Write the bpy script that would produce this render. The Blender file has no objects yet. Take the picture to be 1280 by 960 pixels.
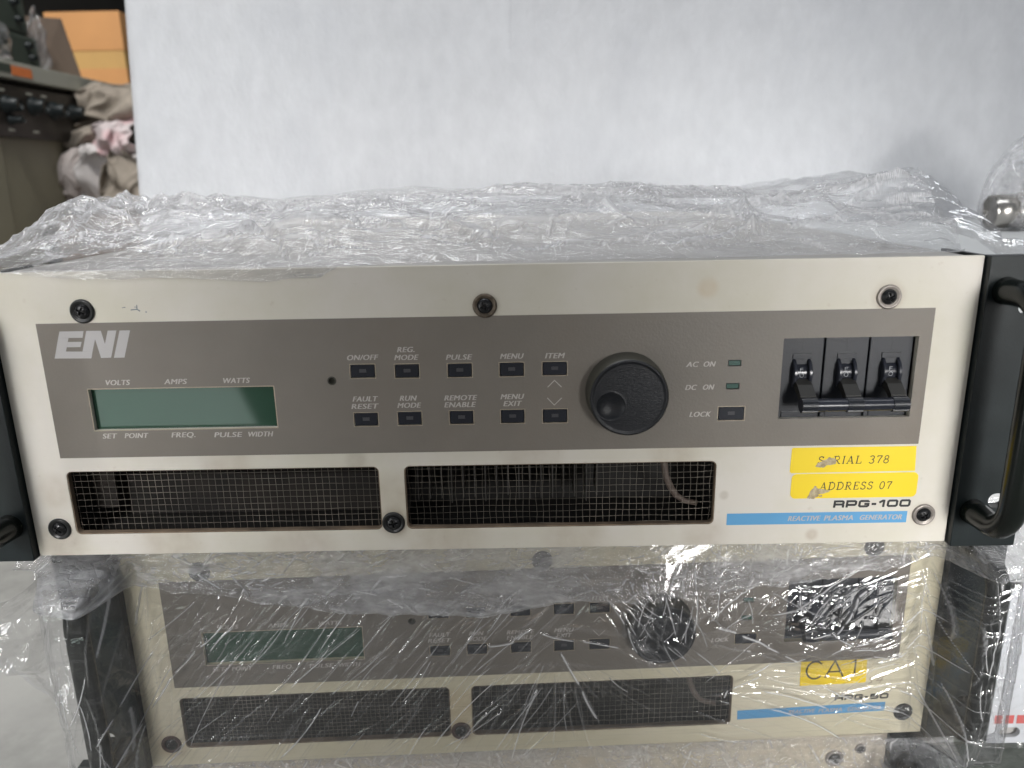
import bpy, bmesh, math, random
import numpy as np
from mathutils import Vector, Matrix, noise
random.seed(7)
S = 0.001
scene = bpy.context.scene
COL = scene.collection
pi = math.pi

# ------------------------------------------------------------------ materials
def new_mat(name):
    m = bpy.data.materials.new(name); m.use_nodes = True
    nt = m.node_tree; nt.nodes.clear()
    out = nt.nodes.new('ShaderNodeOutputMaterial')
    return m, nt, out

def N(nt, typ, **kw):
    n = nt.nodes.new(typ)
    for k, v in kw.items():
        if hasattr(n, k): setattr(n, k, v)
        else: n.inputs[k.replace('_', ' ')].default_value = v
    return n

def L(nt, a, b): nt.links.new(a, b)

def surf(name, col, rough=0.5, metal=0.0, var=0.08, vscale=30.0, bump=0.0, bscale=400.0, dirt=None, dirt_amt=0.3,
         dirt_scale=12.0, stretch=(1, 1, 1), spec=0.5, coat=0.0, detail=6.0):
    """Principled surface with tonal noise, optional blotchy dirt and fine bump (object space, metres)."""
    m, nt, out = new_mat(name)
    b = N(nt, 'ShaderNodeBsdfPrincipled')
    b.inputs['Roughness'].default_value = rough; b.inputs['Metallic'].default_value = metal
    b.inputs['Specular IOR Level'].default_value = spec
    b.inputs['Coat Weight'].default_value = coat
    b.inputs['Coat Roughness'].default_value = 0.15
    tc = N(nt, 'ShaderNodeTexCoord'); mp = N(nt, 'ShaderNodeMapping'); mp.inputs['Scale'].default_value = stretch
    L(nt, tc.outputs['Object'], mp.inputs['Vector'])
    n1 = N(nt, 'ShaderNodeTexNoise', Scale=vscale, Detail=detail, Roughness=0.6); L(nt, mp.outputs['Vector'], n1.inputs['Vector'])
    r1 = N(nt, 'ShaderNodeMapRange'); L(nt, n1.outputs['Fac'], r1.inputs['Value'])
    r1.inputs['From Min'].default_value = 0.3; r1.inputs['From Max'].default_value = 0.7
    r1.inputs['To Min'].default_value = 1 - var; r1.inputs['To Max'].default_value = 1 + var
    mul = N(nt, 'ShaderNodeMix', data_type='RGBA', blend_type='MULTIPLY'); mul.inputs[0].default_value = 1
    mul.inputs[6].default_value = (*col, 1); L(nt, r1.outputs['Result'], mul.inputs[7])
    c = mul.outputs[2]
    if dirt:
        n2 = N(nt, 'ShaderNodeTexNoise', Scale=dirt_scale, Detail=8.0, Roughness=0.65); L(nt, mp.outputs['Vector'], n2.inputs['Vector'])
        r2 = N(nt, 'ShaderNodeMapRange'); L(nt, n2.outputs['Fac'], r2.inputs['Value'])
        r2.inputs['From Min'].default_value = 0.48; r2.inputs['From Max'].default_value = 0.72
        r2.inputs['To Max'].default_value = dirt_amt
        mx = N(nt, 'ShaderNodeMix', data_type='RGBA'); L(nt, r2.outputs['Result'], mx.inputs[0])
        L(nt, c, mx.inputs[6]); mx.inputs[7].default_value = (*dirt, 1); c = mx.outputs[2]
    L(nt, c, b.inputs['Base Color'])
    rr = N(nt, 'ShaderNodeMapRange'); L(nt, n1.outputs['Fac'], rr.inputs['Value'])
    rr.inputs['To Min'].default_value = max(0, rough - 0.08); rr.inputs['To Max'].default_value = min(1, rough + 0.08)
    L(nt, rr.outputs['Result'], b.inputs['Roughness'])
    if bump:
        n3 = N(nt, 'ShaderNodeTexNoise', Scale=bscale, Detail=3.0); L(nt, mp.outputs['Vector'], n3.inputs['Vector'])
        bp = N(nt, 'ShaderNodeBump', Strength=bump, Distance=0.001); L(nt, n3.outputs['Fac'], bp.inputs['Height'])
        L(nt, bp.outputs['Normal'], b.inputs['Normal'])
    L(nt, b.outputs[0], out.inputs[0])
    return m

def cream_mat(name, col, spots):
    """Yellowed plate paint: noise, faint grime, and local stains and tints [(x,z,radius,colour,strength)] in mm."""
    m, nt, out = new_mat(name)
    b = N(nt, 'ShaderNodeBsdfPrincipled', Roughness=0.42)
    b.inputs['Specular IOR Level'].default_value = 0.35
    tc = N(nt, 'ShaderNodeTexCoord')
    n1 = N(nt, 'ShaderNodeTexNoise', Scale=14.0, Detail=7.0, Roughness=0.62); L(nt, tc.outputs['Object'], n1.inputs['Vector'])
    r1 = N(nt, 'ShaderNodeValToRGB'); L(nt, n1.outputs['Fac'], r1.inputs['Fac'])
    a = [c * 0.93 for c in col]; a[2] *= 0.92
    r1.color_ramp.elements[0].position = 0.35; r1.color_ramp.elements[0].color = (*a, 1)
    r1.color_ramp.elements[1].position = 0.62; r1.color_ramp.elements[1].color = (*[min(1, c * 1.03) for c in col], 1)
    c = r1.outputs['Color']
    nf = N(nt, 'ShaderNodeTexNoise', Scale=260.0, Detail=3.0); L(nt, tc.outputs['Object'], nf.inputs['Vector'])
    rf = N(nt, 'ShaderNodeMapRange'); L(nt, nf.outputs['Fac'], rf.inputs['Value'])
    rf.inputs['From Min'].default_value = 0.66; rf.inputs['From Max'].default_value = 0.8; rf.inputs['To Max'].default_value = 0.25
    mf = N(nt, 'ShaderNodeMix', data_type='RGBA'); L(nt, rf.outputs['Result'], mf.inputs[0]); L(nt, c, mf.inputs[6])
    mf.inputs[7].default_value = (col[0] * 0.6, col[1] * 0.5, col[2] * 0.4, 1); c = mf.outputs[2]
    ns = N(nt, 'ShaderNodeTexNoise', Scale=130.0, Detail=5.0); L(nt, tc.outputs['Object'], ns.inputs['Vector'])
    for (x, z, r, sc, st) in spots:
        d = N(nt, 'ShaderNodeVectorMath', operation='DISTANCE'); L(nt, tc.outputs['Object'], d.inputs[0])
        d.inputs[1].default_value = (x * S, 0, z * S)
        mr = N(nt, 'ShaderNodeMapRange', interpolation_type='SMOOTHSTEP'); L(nt, d.outputs['Value'], mr.inputs['Value'])
        mr.inputs['From Min'].default_value = r * S * 1.0; mr.inputs['From Max'].default_value = r * S * 0.35
        mr.inputs['To Max'].default_value = st * 1.8
        mm = N(nt, 'ShaderNodeMath', operation='MULTIPLY'); L(nt, mr.outputs['Result'], mm.inputs[0]); L(nt, ns.outputs['Fac'], mm.inputs[1])
        mx = N(nt, 'ShaderNodeMix', data_type='RGBA'); L(nt, mm.outputs[0], mx.inputs[0]); L(nt, c, mx.inputs[6])
        mx.inputs[7].default_value = (*sc, 1); c = mx.outputs[2]
    L(nt, c, b.inputs['Base Color'])
    bp = N(nt, 'ShaderNodeBump', Strength=0.06, Distance=0.001); L(nt, nf.outputs['Fac'], bp.inputs['Height']); L(nt, bp.outputs['Normal'], b.inputs['Normal'])
    L(nt, b.outputs[0], out.inputs[0])
    return m

def film_mat(name, haze=0.06, crease_haze=0.5, tint=(0.97, 0.97, 0.975), cap=0.4, rough=0.10, refl=1.0, bscale=160.0, bump=0.5, bstretch=(1, 1, 1), brot=(0, 0, 0), streak=0.0, sscale=(9, 9, 520)):
    """Thin clear polythene: mostly see-through, glossy at the creases, slightly milky where it is folded."""
    m, nt, out = new_mat(name)
    tc = N(nt, 'ShaderNodeTexCoord'); mp = N(nt, 'ShaderNodeMapping')
    mp.inputs['Scale'].default_value = bstretch; mp.inputs['Rotation'].default_value = brot
    L(nt, tc.outputs['Object'], mp.inputs['Vector'])
    v = N(nt, 'ShaderNodeTexVoronoi', feature='DISTANCE_TO_EDGE', Scale=bscale); L(nt, mp.outputs['Vector'], v.inputs['Vector'])
    nz = N(nt, 'ShaderNodeTexNoise', Scale=bscale * 1.4, Detail=5.0, Roughness=0.6, Distortion=1.5); L(nt, mp.outputs['Vector'], nz.inputs['Vector'])
    pw = N(nt, 'ShaderNodeMath', operation='POWER'); L(nt, v.outputs['Distance'], pw.inputs[0]); pw.inputs[1].default_value = 0.5
    ad = N(nt, 'ShaderNodeMath', operation='ADD'); L(nt, pw.outputs[0], ad.inputs[0]); L(nt, nz.outputs['Fac'], ad.inputs[1])
    bp = N(nt, 'ShaderNodeBump', Strength=bump, Distance=0.0011); L(nt, ad.outputs[0], bp.inputs['Height'])
    tr = N(nt, 'ShaderNodeBsdfTransparent', Color=(*tint, 1))
    gl = N(nt, 'ShaderNodeBsdfGlossy', Roughness=rough, Color=(1, 1, 1, 1)); L(nt, bp.outputs['Normal'], gl.inputs['Normal'])
    fr = N(nt, 'ShaderNodeFresnel', IOR=1.5); L(nt, bp.outputs['Normal'], fr.inputs['Normal'])
    fm = N(nt, 'ShaderNodeMath', operation='MULTIPLY', use_clamp=True); L(nt, fr.outputs[0], fm.inputs[0]); fm.inputs[1].default_value = 1.7 * refl
    fc = N(nt, 'ShaderNodeMath', operation='MINIMUM'); L(nt, fm.outputs[0], fc.inputs[0]); fc.inputs[1].default_value = cap
    m1 = N(nt, 'ShaderNodeMixShader'); L(nt, fc.outputs[0], m1.inputs[0]); L(nt, tr.outputs[0], m1.inputs[1]); L(nt, gl.outputs[0], m1.inputs[2])
    df = N(nt, 'ShaderNodeBsdfDiffuse', Color=(0.82, 0.82, 0.84, 1)); L(nt, bp.outputs['Normal'], df.inputs['Normal'])
    tl = N(nt, 'ShaderNodeBsdfTranslucent', Color=(0.82, 0.82, 0.84, 1))
    m0 = N(nt, 'ShaderNodeMixShader'); m0.inputs[0].default_value = 0.4; L(nt, df.outputs[0], m0.inputs[1]); L(nt, tl.outputs[0], m0.inputs[2])
    at = N(nt, 'ShaderNodeAttribute', attribute_name='crease')
    cm = N(nt, 'ShaderNodeMath', operation='MULTIPLY_ADD', use_clamp=True); L(nt, at.outputs['Fac'], cm.inputs[0])
    cm.inputs[1].default_value = crease_haze
    hz = N(nt, 'ShaderNodeTexNoise', Scale=28.0, Detail=6.0, Roughness=0.65); L(nt, mp.outputs['Vector'], hz.inputs['Vector'])
    hr = N(nt, 'ShaderNodeMapRange'); L(nt, hz.outputs['Fac'], hr.inputs['Value'])
    hr.inputs['From Min'].default_value = 0.35; hr.inputs['From Max'].default_value = 0.75; hr.inputs['To Max'].default_value = haze * 2
    last = hr.outputs['Result']
    if streak:
        ms = N(nt, 'ShaderNodeMapping'); ms.inputs['Rotation'].default_value = brot; ms.inputs['Scale'].default_value = sscale
        L(nt, tc.outputs['Object'], ms.inputs['Vector'])
        sn = N(nt, 'ShaderNodeTexNoise', Scale=1.0, Detail=3.0, Roughness=0.7); L(nt, ms.outputs['Vector'], sn.inputs['Vector'])
        sr = N(nt, 'ShaderNodeMapRange'); L(nt, sn.outputs['Fac'], sr.inputs['Value'])
        sr.inputs['From Min'].default_value = 0.56; sr.inputs['From Max'].default_value = 0.8; sr.inputs['To Max'].default_value = streak
        a2 = N(nt, 'ShaderNodeMath', operation='ADD'); L(nt, last, a2.inputs[0]); L(nt, sr.outputs['Result'], a2.inputs[1]); last = a2.outputs[0]
    L(nt, last, cm.inputs[2])
    m2 = N(nt, 'ShaderNodeMixShader'); L(nt, cm.outputs[0], m2.inputs[0]); L(nt, m1.outputs[0], m2.inputs[1]); L(nt, m0.outputs[0], m2.inputs[2])
    L(nt, m2.outputs[0], out.inputs[0])
    return m

M = {}
RUST = (0.22, 0.10, 0.03); BROWN = (0.20, 0.14, 0.08); TAN = (0.50, 0.36, 0.20)
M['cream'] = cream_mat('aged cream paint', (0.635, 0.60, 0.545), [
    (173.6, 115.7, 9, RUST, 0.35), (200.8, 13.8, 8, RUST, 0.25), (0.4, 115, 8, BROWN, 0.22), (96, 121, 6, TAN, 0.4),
    (-44.8, 14, 10, BROWN, 0.5), (-200.6, 8, 16, BROWN, 0.3), (150, 4.5, 4, RUST, 0.35), (-60, 45, 7, BROWN, 0.25), (108, 25, 3, BROWN, .3)] + [(x, z, r, (.36, .29, .21), .30) for x, z, r in ((-120, 46, 16), (-150, 6, 20), (-90, 5, 22), (-20, 5, 24), (20, 46, 18), (40, 4, 20), (-200, 32, 12), (-45, 28, 14), (84, 46, 15), (100, 5, 14))])  # wide brown spots: vent grime plus lower-centre shade put into the colour
M['cream_old'] = cream_mat('yellowed cream paint', (0.66, 0.605, 0.465), [
    (-44.8, 14, 10, RUST, 0.4), (-200.6, 13, 12, RUST, 0.35), (-45, 30, 14, TAN, 0.4)])
M['cream_third'] = cream_mat('pale cream paint', (0.62, 0.55, 0.45), [])
M['taupe'] = surf('taupe silkscreen', (0.186, 0.167, 0.144), 0.45, var=0.05, vscale=40, bump=0.10, bscale=900, dirt=(0.17, 0.13, 0.095), dirt_amt=0.35, dirt_scale=9, spec=0.4)
M['ink'] = surf('pale grey ink', (0.47, 0.44, 0.41), 0.6, var=0.1, vscale=300)
M['drum_ink'] = surf('worn grey ink', (0.26, 0.27, 0.29), 0.6, var=0.3, vscale=900)
M['vent_rim'] = surf('grimy brown cut edge', (0.15, 0.11, 0.075), 0.8, var=0.5, vscale=60)
M['logo_ink'] = surf('white logo ink', (0.43, 0.415, 0.41), 0.55, var=0.05)
M['black_ink'] = surf('black ink', (0.02, 0.02, 0.02), 0.5, var=0.2, vscale=200)
M['black'] = surf('black enamel', (0.008, 0.012, 0.013), 0.36, var=0.25, vscale=60, bump=0.06, bscale=1200, dirt=(0.022, 0.026, 0.022), dirt_amt=0.25, spec=.3)
M['handle'] = surf('black glossy handle paint', (0.005, 0.007, 0.006), 0.22, var=0.25, vscale=40, dirt=(0.016, 0.016, 0.011), dirt_amt=0.3, spec=.35)
M['knob'] = surf('black knob plastic', (0.010, 0.011, 0.014), 0.36, var=0.2, vscale=90, bump=0.15, bscale=700, stretch=(1, 1, 4), spec=.35)
M['knob_side'] = surf('dark olive knob skirt', (0.035, 0.034, 0.026), 0.5, var=0.1)
M['button'] = surf('navy black button plastic', (0.012, 0.014, 0.021), 0.45, var=0.1, spec=0.3)
M['indicator'] = surf('smoked indicator lens', (0.06, 0.06, 0.066), 0.3, var=0.1)
M['bezel'] = surf('cut metal edge', (0.42, 0.36, 0.28), 0.4, metal=0.3, var=0.15, vscale=120)
M['breaker'] = surf('breaker black plastic', (0.011, 0.013, 0.019), 0.42, var=0.18, vscale=70, bump=0.08, bscale=900)
M['breaker_gloss'] = surf('breaker tie bar plastic', (0.02, 0.022, 0.03), 0.2, var=0.1)
M['lever'] = surf('dusty breaker lever', (0.013, 0.012, 0.010), 0.5, var=0.2, vscale=200)
M['green_led'] = surf('dark green lens', (0.022, 0.075, 0.058), 0.3, var=0.1)
M['lcd'] = surf('green display glass', (0.024, 0.066, 0.042), 0.05, var=0.05, vscale=25, spec=0.9)
M['wire'] = surf('dull wire', (0.17, 0.15, 0.125), 0.42, metal=0.5, var=0.75, vscale=35)
M['cavity'] = surf('dark cavity', (0.016, 0.015, 0.014), 0.8, var=0.3)
M['filter'] = surf('dark dusty filter', (0.012, 0.010, 0.009), 0.9, var=0.5, vscale=25, dirt=(0.04, 0.03, 0.022), dirt_amt=.5, dirt_scale=20)
M['fin'] = surf('grey heat sink fin', (0.07, 0.065, 0.06), 0.5, metal=.3, var=.3)
M['cable'] = surf('grey brown cable', (0.10, 0.075, 0.062), 0.6, var=.3)
M['screw'] = surf('black oxide screw', (0.014, 0.014, 0.015), 0.22, metal=0.2, var=0.3, vscale=300)
M['screw_slot'] = surf('scraped screw recess', (0.25, 0.25, 0.25), 0.3, metal=.8, var=.5, vscale=900)
M['washer_black'] = surf('black cup washer', (0.02, 0.02, 0.02), 0.3, metal=0.3, var=0.3)
M['washer_bronze'] = surf('worn bronze washer', (0.12, 0.095, 0.07), 0.35, metal=0.4, var=0.5, vscale=500)
M['washer_steel'] = surf('tarnished steel washer', (0.30, 0.27, 0.245), 0.4, metal=0.5, var=0.3, vscale=300)
M['washer_rust'] = surf('rust red washer', (0.06, 0.03, 0.025), 0.5, var=0.3, vscale=300)
M['yellow'] = surf('yellow label', (0.83, 0.61, 0.014), 0.4, var=0.03, vscale=20)
M['orange_yellow'] = surf('amber label', (0.84, 0.60, 0.014), 0.4, var=0.06, vscale=20)
M['torn'] = surf('torn grimy paper', (0.43, 0.36, 0.24), 0.8, var=0.35, vscale=500, dirt=(0.2, 0.13, 0.05), dirt_amt=.6, dirt_scale=300)
M['blue'] = surf('blue stripe ink', (0.10, 0.32, 0.57), 0.45, var=0.04)
M['pen'] = surf('brown pen ink', (0.16, 0.11, 0.08), 0.5)
M['marker'] = surf('faded blue grey mark', (0.17, 0.20, 0.22), 0.6, var=.4, vscale=900)
M['chassis'] = surf('grey beige chassis sheet', (0.52, 0.50, 0.475), 0.55, var=0.12, vscale=12, dirt=(0.22, 0.2, 0.18), dirt_amt=.4)
M['foam'] = surf('white foam sheet', (0.70, 0.71, 0.735), 0.75, var=0.05, vscale=70, bump=0.6, bscale=300, stretch=(1, 1, 0.6), spec=.25, dirt=(0.58, .595, .63), dirt_amt=.5, dirt_scale=9, detail=9)
M['foam_grey'] = surf('pale grey wrapping', (0.56, 0.57, 0.57), 0.5, var=0.08, vscale=10)
M['concrete'] = surf('grey concrete', (0.36, 0.355, 0.335), 0.8, var=0.2, vscale=7, bump=0.3, bscale=90, dirt=(0.2, 0.2, 0.185), dirt_amt=.8, dirt_scale=16)
M['wall'] = surf('dim brown wall', (0.035, 0.032, 0.027), 0.9, var=0.3, vscale=3)
M['cabinet'] = surf('beige cabinet paint', (0.21, 0.195, 0.14), 0.5, var=0.08, vscale=8, dirt=(0.12, 0.105, 0.07), dirt_amt=.5, dirt_scale=4)
M['cab_panel'] = surf('dark brown control panel', (0.020, 0.017, 0.014), 0.4, var=0.3)
M['shelf'] = surf('pale grey shelf paint', (0.36, 0.36, 0.31), 0.5, var=0.06)
M['orange_tag'] = surf('orange tag', (0.70, 0.20, 0.06), 0.6, var=.15, vscale=60)
M['green_case'] = surf('dark green grey case', (0.050, 0.062, 0.050), 0.5, var=0.15)
M['board'] = surf('brown fibre board', (0.20, 0.15, 0.115), 0.6, var=0.2, vscale=14)
M['orange_box'] = surf('orange cardboard', (0.66, 0.33, 0.13), 0.75, var=0.06, vscale=16)
M['orange_band'] = surf('ochre cardboard', (0.62, 0.38, 0.14), 0.75, var=0.06, vscale=16)
M['rag_brown'] = surf('soiled grey brown cotton', (0.27, 0.235, 0.195), 0.95, var=0.22, vscale=40, bump=.6, bscale=260, dirt=(0.12, .10, .08), dirt_amt=.6, dirt_scale=25)
M['rag_white'] = surf('white cotton', (0.56, 0.53, 0.52), 0.95, var=0.14, vscale=40, bump=.6, bscale=260, dirt=(0.35, .32, .29), dirt_amt=.5, dirt_scale=25)
M['rag_blush'] = surf('off white cotton', (0.48, 0.43, 0.41), 0.95, var=0.12, vscale=40, bump=.6, bscale=260)
M['rag_pink'] = surf('pinkish cotton', (0.52, 0.46, 0.46), 0.95, var=0.12, vscale=40, bump=.6, bscale=260, dirt=(0.55, .15, .18), dirt_amt=.5, dirt_scale=22)
M['white_paint'] = surf('white panel paint', (0.66, 0.68, 0.71), 0.4, var=0.04, vscale=30)
M['red_print'] = surf('red print', (0.66, 0.12, 0.11), 0.5, var=0.1)
M['steel'] = surf('brushed steel', (0.50, 0.48, 0.45), 0.24, metal=0.9, var=0.15)
M['dark_steel'] = surf('dark steel', (0.10, 0.10, 0.10), 0.35, metal=0.6, var=0.15)
M['film_top'] = film_mat('crumpled clear wrap', haze=0.20, crease_haze=0.8, refl=1.2, cap=.40, bscale=120, bump=0.9, rough=.05, streak=0.30, sscale=(26, 150, 150), bstretch=(0.6, 1, 1.3))
M['film_front'] = film_mat('stretched clear wrap', haze=0.018, crease_haze=0.9, refl=1.6, bscale=45, bump=0.35, rough=.035, streak=0.22, brot=(0, math.radians(42), 0), bstretch=(.35, 1, 1.3))
M['film_band'] = film_mat('bunched clear wrap', haze=0.36, crease_haze=0.7, refl=1.1, bscale=170, bump=0.9, rough=.06, bstretch=(0.7, 1, 1.3))
M['film_loose'] = film_mat('loose clear wrap', haze=0.10, crease_haze=0.45, refl=0.9, bscale=70, bump=0.7, rough=.10)
M['film_clear'] = film_mat('clear loose wrap', haze=0.035, crease_haze=0.7, refl=1.0, cap=.25, bscale=60, bump=0.4, rough=.05)
M['film_dark'] = film_mat('clear wrap over far objects', haze=0.05, crease_haze=0.4, refl=1.0, bscale=40, bump=0.8, rough=.12)

# ------------------------------------------------------------------ mesh helpers (all sizes in mm)
def mk(name, verts, faces, mat, parent=None, smooth=False, label=None, mats=None, midx=None):
    me = bpy.data.meshes.new(name)
    me.from_pydata([(x * S, y * S, z * S) for x, y, z in verts], [], faces)
    me.materials.append(M[mat])
    for m2 in (mats or []): me.materials.append(M[m2])
    if midx:
        for p, k in zip(me.polygons, midx): p.material_index = k
    if smooth:
        me.polygons.foreach_set('use_smooth', [True] * len(me.polygons))
    me.update()
    o = bpy.data.objects.new(name, me); COL.objects.link(o)
    if parent: o.parent = parent
    if label: o['label'] = label
    return o

def thing(name, label, cat, loc=(0, 0, 0), rz=0, group=None):
    o = bpy.data.objects.new(name, None); COL.objects.link(o); o.empty_display_size = 0.05
    o.location = Vector(loc) * S; o.rotation_euler = (0, 0, rz)
    o['label'] = label; o['category'] = cat
    if group: o['group'] = group
    return o

def tag(o, label, cat, group=None):
    o['label'] = label; o['category'] = cat
    if group: o['group'] = group
    return o

class MB:
    def __init__(s): s.v = []; s.f = []; s.m = []
    def add(s, v, f, m=0):
        n = len(s.v); s.v += list(v); s.f += [tuple(i + n for i in q) for q in f]; s.m += [m] * len(f)
    def box(s, x0, x1, y0, y1, z0, z1, m=0, b=0.0):
        if b > 0:
            bm = bmesh.new(); bmesh.ops.create_cube(bm, size=1)
            for v in bm.verts:
                v.co = Vector(((x0 + x1) / 2 + v.co.x * (x1 - x0), (y0 + y1) / 2 + v.co.y * (y1 - y0), (z0 + z1) / 2 + v.co.z * (z1 - z0)))
            bmesh.ops.bevel(bm, geom=bm.edges[:], offset=b, segments=2, affect='EDGES', profile=0.6)
            bm.verts.index_update()
            s.add([tuple(v.co) for v in bm.verts], [tuple(v.index for v in f.verts) for f in bm.faces], m); bm.free(); return
        v = [(x, y, z) for x in (x0, x1) for y in (y0, y1) for z in (z0, z1)]
        s.add(v, [(0, 1, 3, 2), (4, 6, 7, 5), (0, 4, 5, 1), (2, 3, 7, 6), (0, 2, 6, 4), (1, 5, 7, 3)], m)
    def lathe(s, cx, cy, cz, prof, seg=40, m=0, axis='y', close=True):
        """profile [(r, h)], h measured along -y (axis y) or +x / +z."""
        v = []; f = []
        for r, h in prof:
            for k in range(seg):
                a = 2 * pi * k / seg
                if axis == 'y': v.append((cx + r * math.cos(a), cy - h, cz + r * math.sin(a)))
                elif axis == 'x': v.append((cx + h, cy + r * math.cos(a), cz + r * math.sin(a)))
                else: v.append((cx + r * math.cos(a), cy + r * math.sin(a), cz + h))
        for i in range(len(prof) - 1):
            for k in range(seg):
                k2 = (k + 1) % seg
                q = (i * seg + k, i * seg + k2, (i + 1) * seg + k2, (i + 1) * seg + k)
                f.append(q if axis != 'x' else q[::-1])
        if close:
            f.append(tuple(range(seg))[::-1]); f.append(tuple((len(prof) - 1) * seg + k for k in range(seg)))
        s.add(v, f, m)
    def tube(s, pts, r, seg=16, m=0):
        pts = [Vector(p) for p in pts]; n = len(pts); rr = r if isinstance(r, (list, tuple)) else [r] * n
        v = []; f = []; up = None
        for i, p in enumerate(pts):
            t = (pts[min(i + 1, n - 1)] - pts[max(i - 1, 0)]).normalized()
            if up is None:
                a = Vector((1, 0, 0)) if abs(t.x) < 0.9 else Vector((0, 0, 1))
                up = (a - t * a.dot(t)).normalized()
            else: up = (up - t * up.dot(t)).normalized()
            w = t.cross(up)
            for k in range(seg):
                g = 2 * pi * k / seg; v.append(tuple(p + (up * math.cos(g) + w * math.sin(g)) * rr[i]))
        for i in range(n - 1):
            for k in range(seg):
                k2 = (k + 1) % seg; f.append((i * seg + k, i * seg + k2, (i + 1) * seg + k2, (i + 1) * seg + k))
        f.append(tuple(range(seg))[::-1]); f.append(tuple((n - 1) * seg + k for k in range(seg)))
        s.add(v, f, m)
    def prism(s, poly, y0, y1, m=0):
        """polygon in xz (convex or simple, counter-clockwise seen from -y), between y0 (front) and y1 (back)."""
        n = len(poly); v = [(x, y0, z) for x, z in poly] + [(x, y1, z) for x, z in poly]
        s.add(v, [tuple(range(n)), tuple(range(2 * n - 1, n - 1, -1))] + [(i, i + n, (i + 1) % n + n, (i + 1) % n) for i in range(n)], m)
    def build(s, name, mat, parent=None, smooth=False, label=None, mats=None):
        return mk(name, s.v, s.f, mat, parent, smooth, label, mats, s.m if mats else None)

def autosmooth(o, ang=35):
    me = o.data; bm = bmesh.new(); bm.from_mesh(me)
    for f in bm.faces: f.smooth = True
    for e in bm.edges:
        if len(e.link_faces) == 2 and e.calc_face_angle(0) > math.radians(ang): e.smooth = False
    bm.to_mesh(me); bm.free(); return o

def rrect(x0, x1, z0, z1, r=0, n=6):
    if r <= 0: return [(x0, z0), (x1, z0), (x1, z1), (x0, z1)]
    p = []
    for cx, cz, a0 in ((x1 - r, z0 + r, -90), (x1 - r, z1 - r, 0), (x0 + r, z1 - r, 90), (x0 + r, z0 + r, 180)):
        for k in range(n + 1):
            a = math.radians(a0 + 90 * k / n); p.append((cx + r * math.cos(a), cz + r * math.sin(a)))
    return p

def plate(name, outer, holes, y0, y1, mat, parent=None, bevel=0.0, label=None):
    """flat plate in the xz plane from y0 (front) to y1 with holes."""
    cu = bpy.data.curves.new(name, 'CURVE'); cu.dimensions = '2D'; cu.fill_mode = 'BOTH'
    th = (y1 - y0) / 2; cu.extrude = max(th - bevel, 0); cu.bevel_depth = bevel; cu.offset = -bevel; cu.bevel_resolution = 2
    for poly in [outer] + holes:
        sp = cu.splines.new('POLY'); sp.points.add(len(poly) - 1); sp.use_cyclic_u = True
        for p, (x, z) in zip(sp.points, poly): p.co = (x, z, 0, 1)
    ob = bpy.data.objects.new('t', cu); COL.objects.link(ob)
    dg = bpy.context.evaluated_depsgraph_get()
    me = bpy.data.meshes.new_from_object(ob.evaluated_get(dg)); bpy.data.objects.remove(ob); bpy.data.curves.remove(cu)
    vs = [(v.co.x, (y0 + y1) / 2 - v.co.z, v.co.y) for v in me.vertices]; fs = [tuple(p.vertices) for p in me.polygons]
    bpy.data.meshes.remove(me)
    return mk(name, vs, fs, mat, parent, False, label)

_tc = {}
def text_shape(txt, bold=0.0, spacing=1.0):
    key = (txt, bold, spacing)
    if key not in _tc:
        cu = bpy.data.curves.new('t', 'FONT'); cu.body = txt; cu.size = 1; cu.offset = bold; cu.space_character = spacing; cu.resolution_u = 4
        cu.fill_mode = 'FRONT'
        ob = bpy.data.objects.new('t', cu); COL.objects.link(ob)
        dg = bpy.context.evaluated_depsgraph_get()
        me = bpy.data.meshes.new_from_object(ob.evaluated_get(dg)); bpy.data.objects.remove(ob); bpy.data.curves.remove(cu)
        vs = [(v.co.x, v.co.y) for v in me.vertices]; fs = [tuple(p.vertices) for p in me.polygons]; bpy.data.meshes.remove(me)
        xs = [p[0] for p in vs]; ys = [p[1] for p in vs]
        _tc[key] = ([((x - min(xs)) / (max(xs) - min(xs)), y) for x, y in vs], fs, max(ys), min(ys))
    return _tc[key]

def text(txt, x0, x1, z0, cap, y, mat, parent, shear=0.27, bold=0.0, name='caption', spacing=1.08, slope=0.0, mb=None):
    vs, fs, yt, yb = text_shape(txt, bold, spacing)
    base = 0.0 if yb < -0.03 else yb; k = cap / (0.72 if yt > 0.74 else yt - base)
    sh = shear * cap; w = (x1 - x0) - sh
    v = [(x0 + u * w + (t - base) * k * shear, y, z0 + (t - base) * k + slope * u * w) for u, t in vs]
    if mb is not None: mb.add(v, fs); return
    n_ = len(v); dx = .055 * cap; v = [(a - dx, b, c) for a, b, c in v] + [(a + dx, b - .004, c) for a, b, c in v]; fs = list(fs) + [tuple(i + n_ for i in q) for q in fs]
    return mk(name, v, fs, mat, parent)

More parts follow.
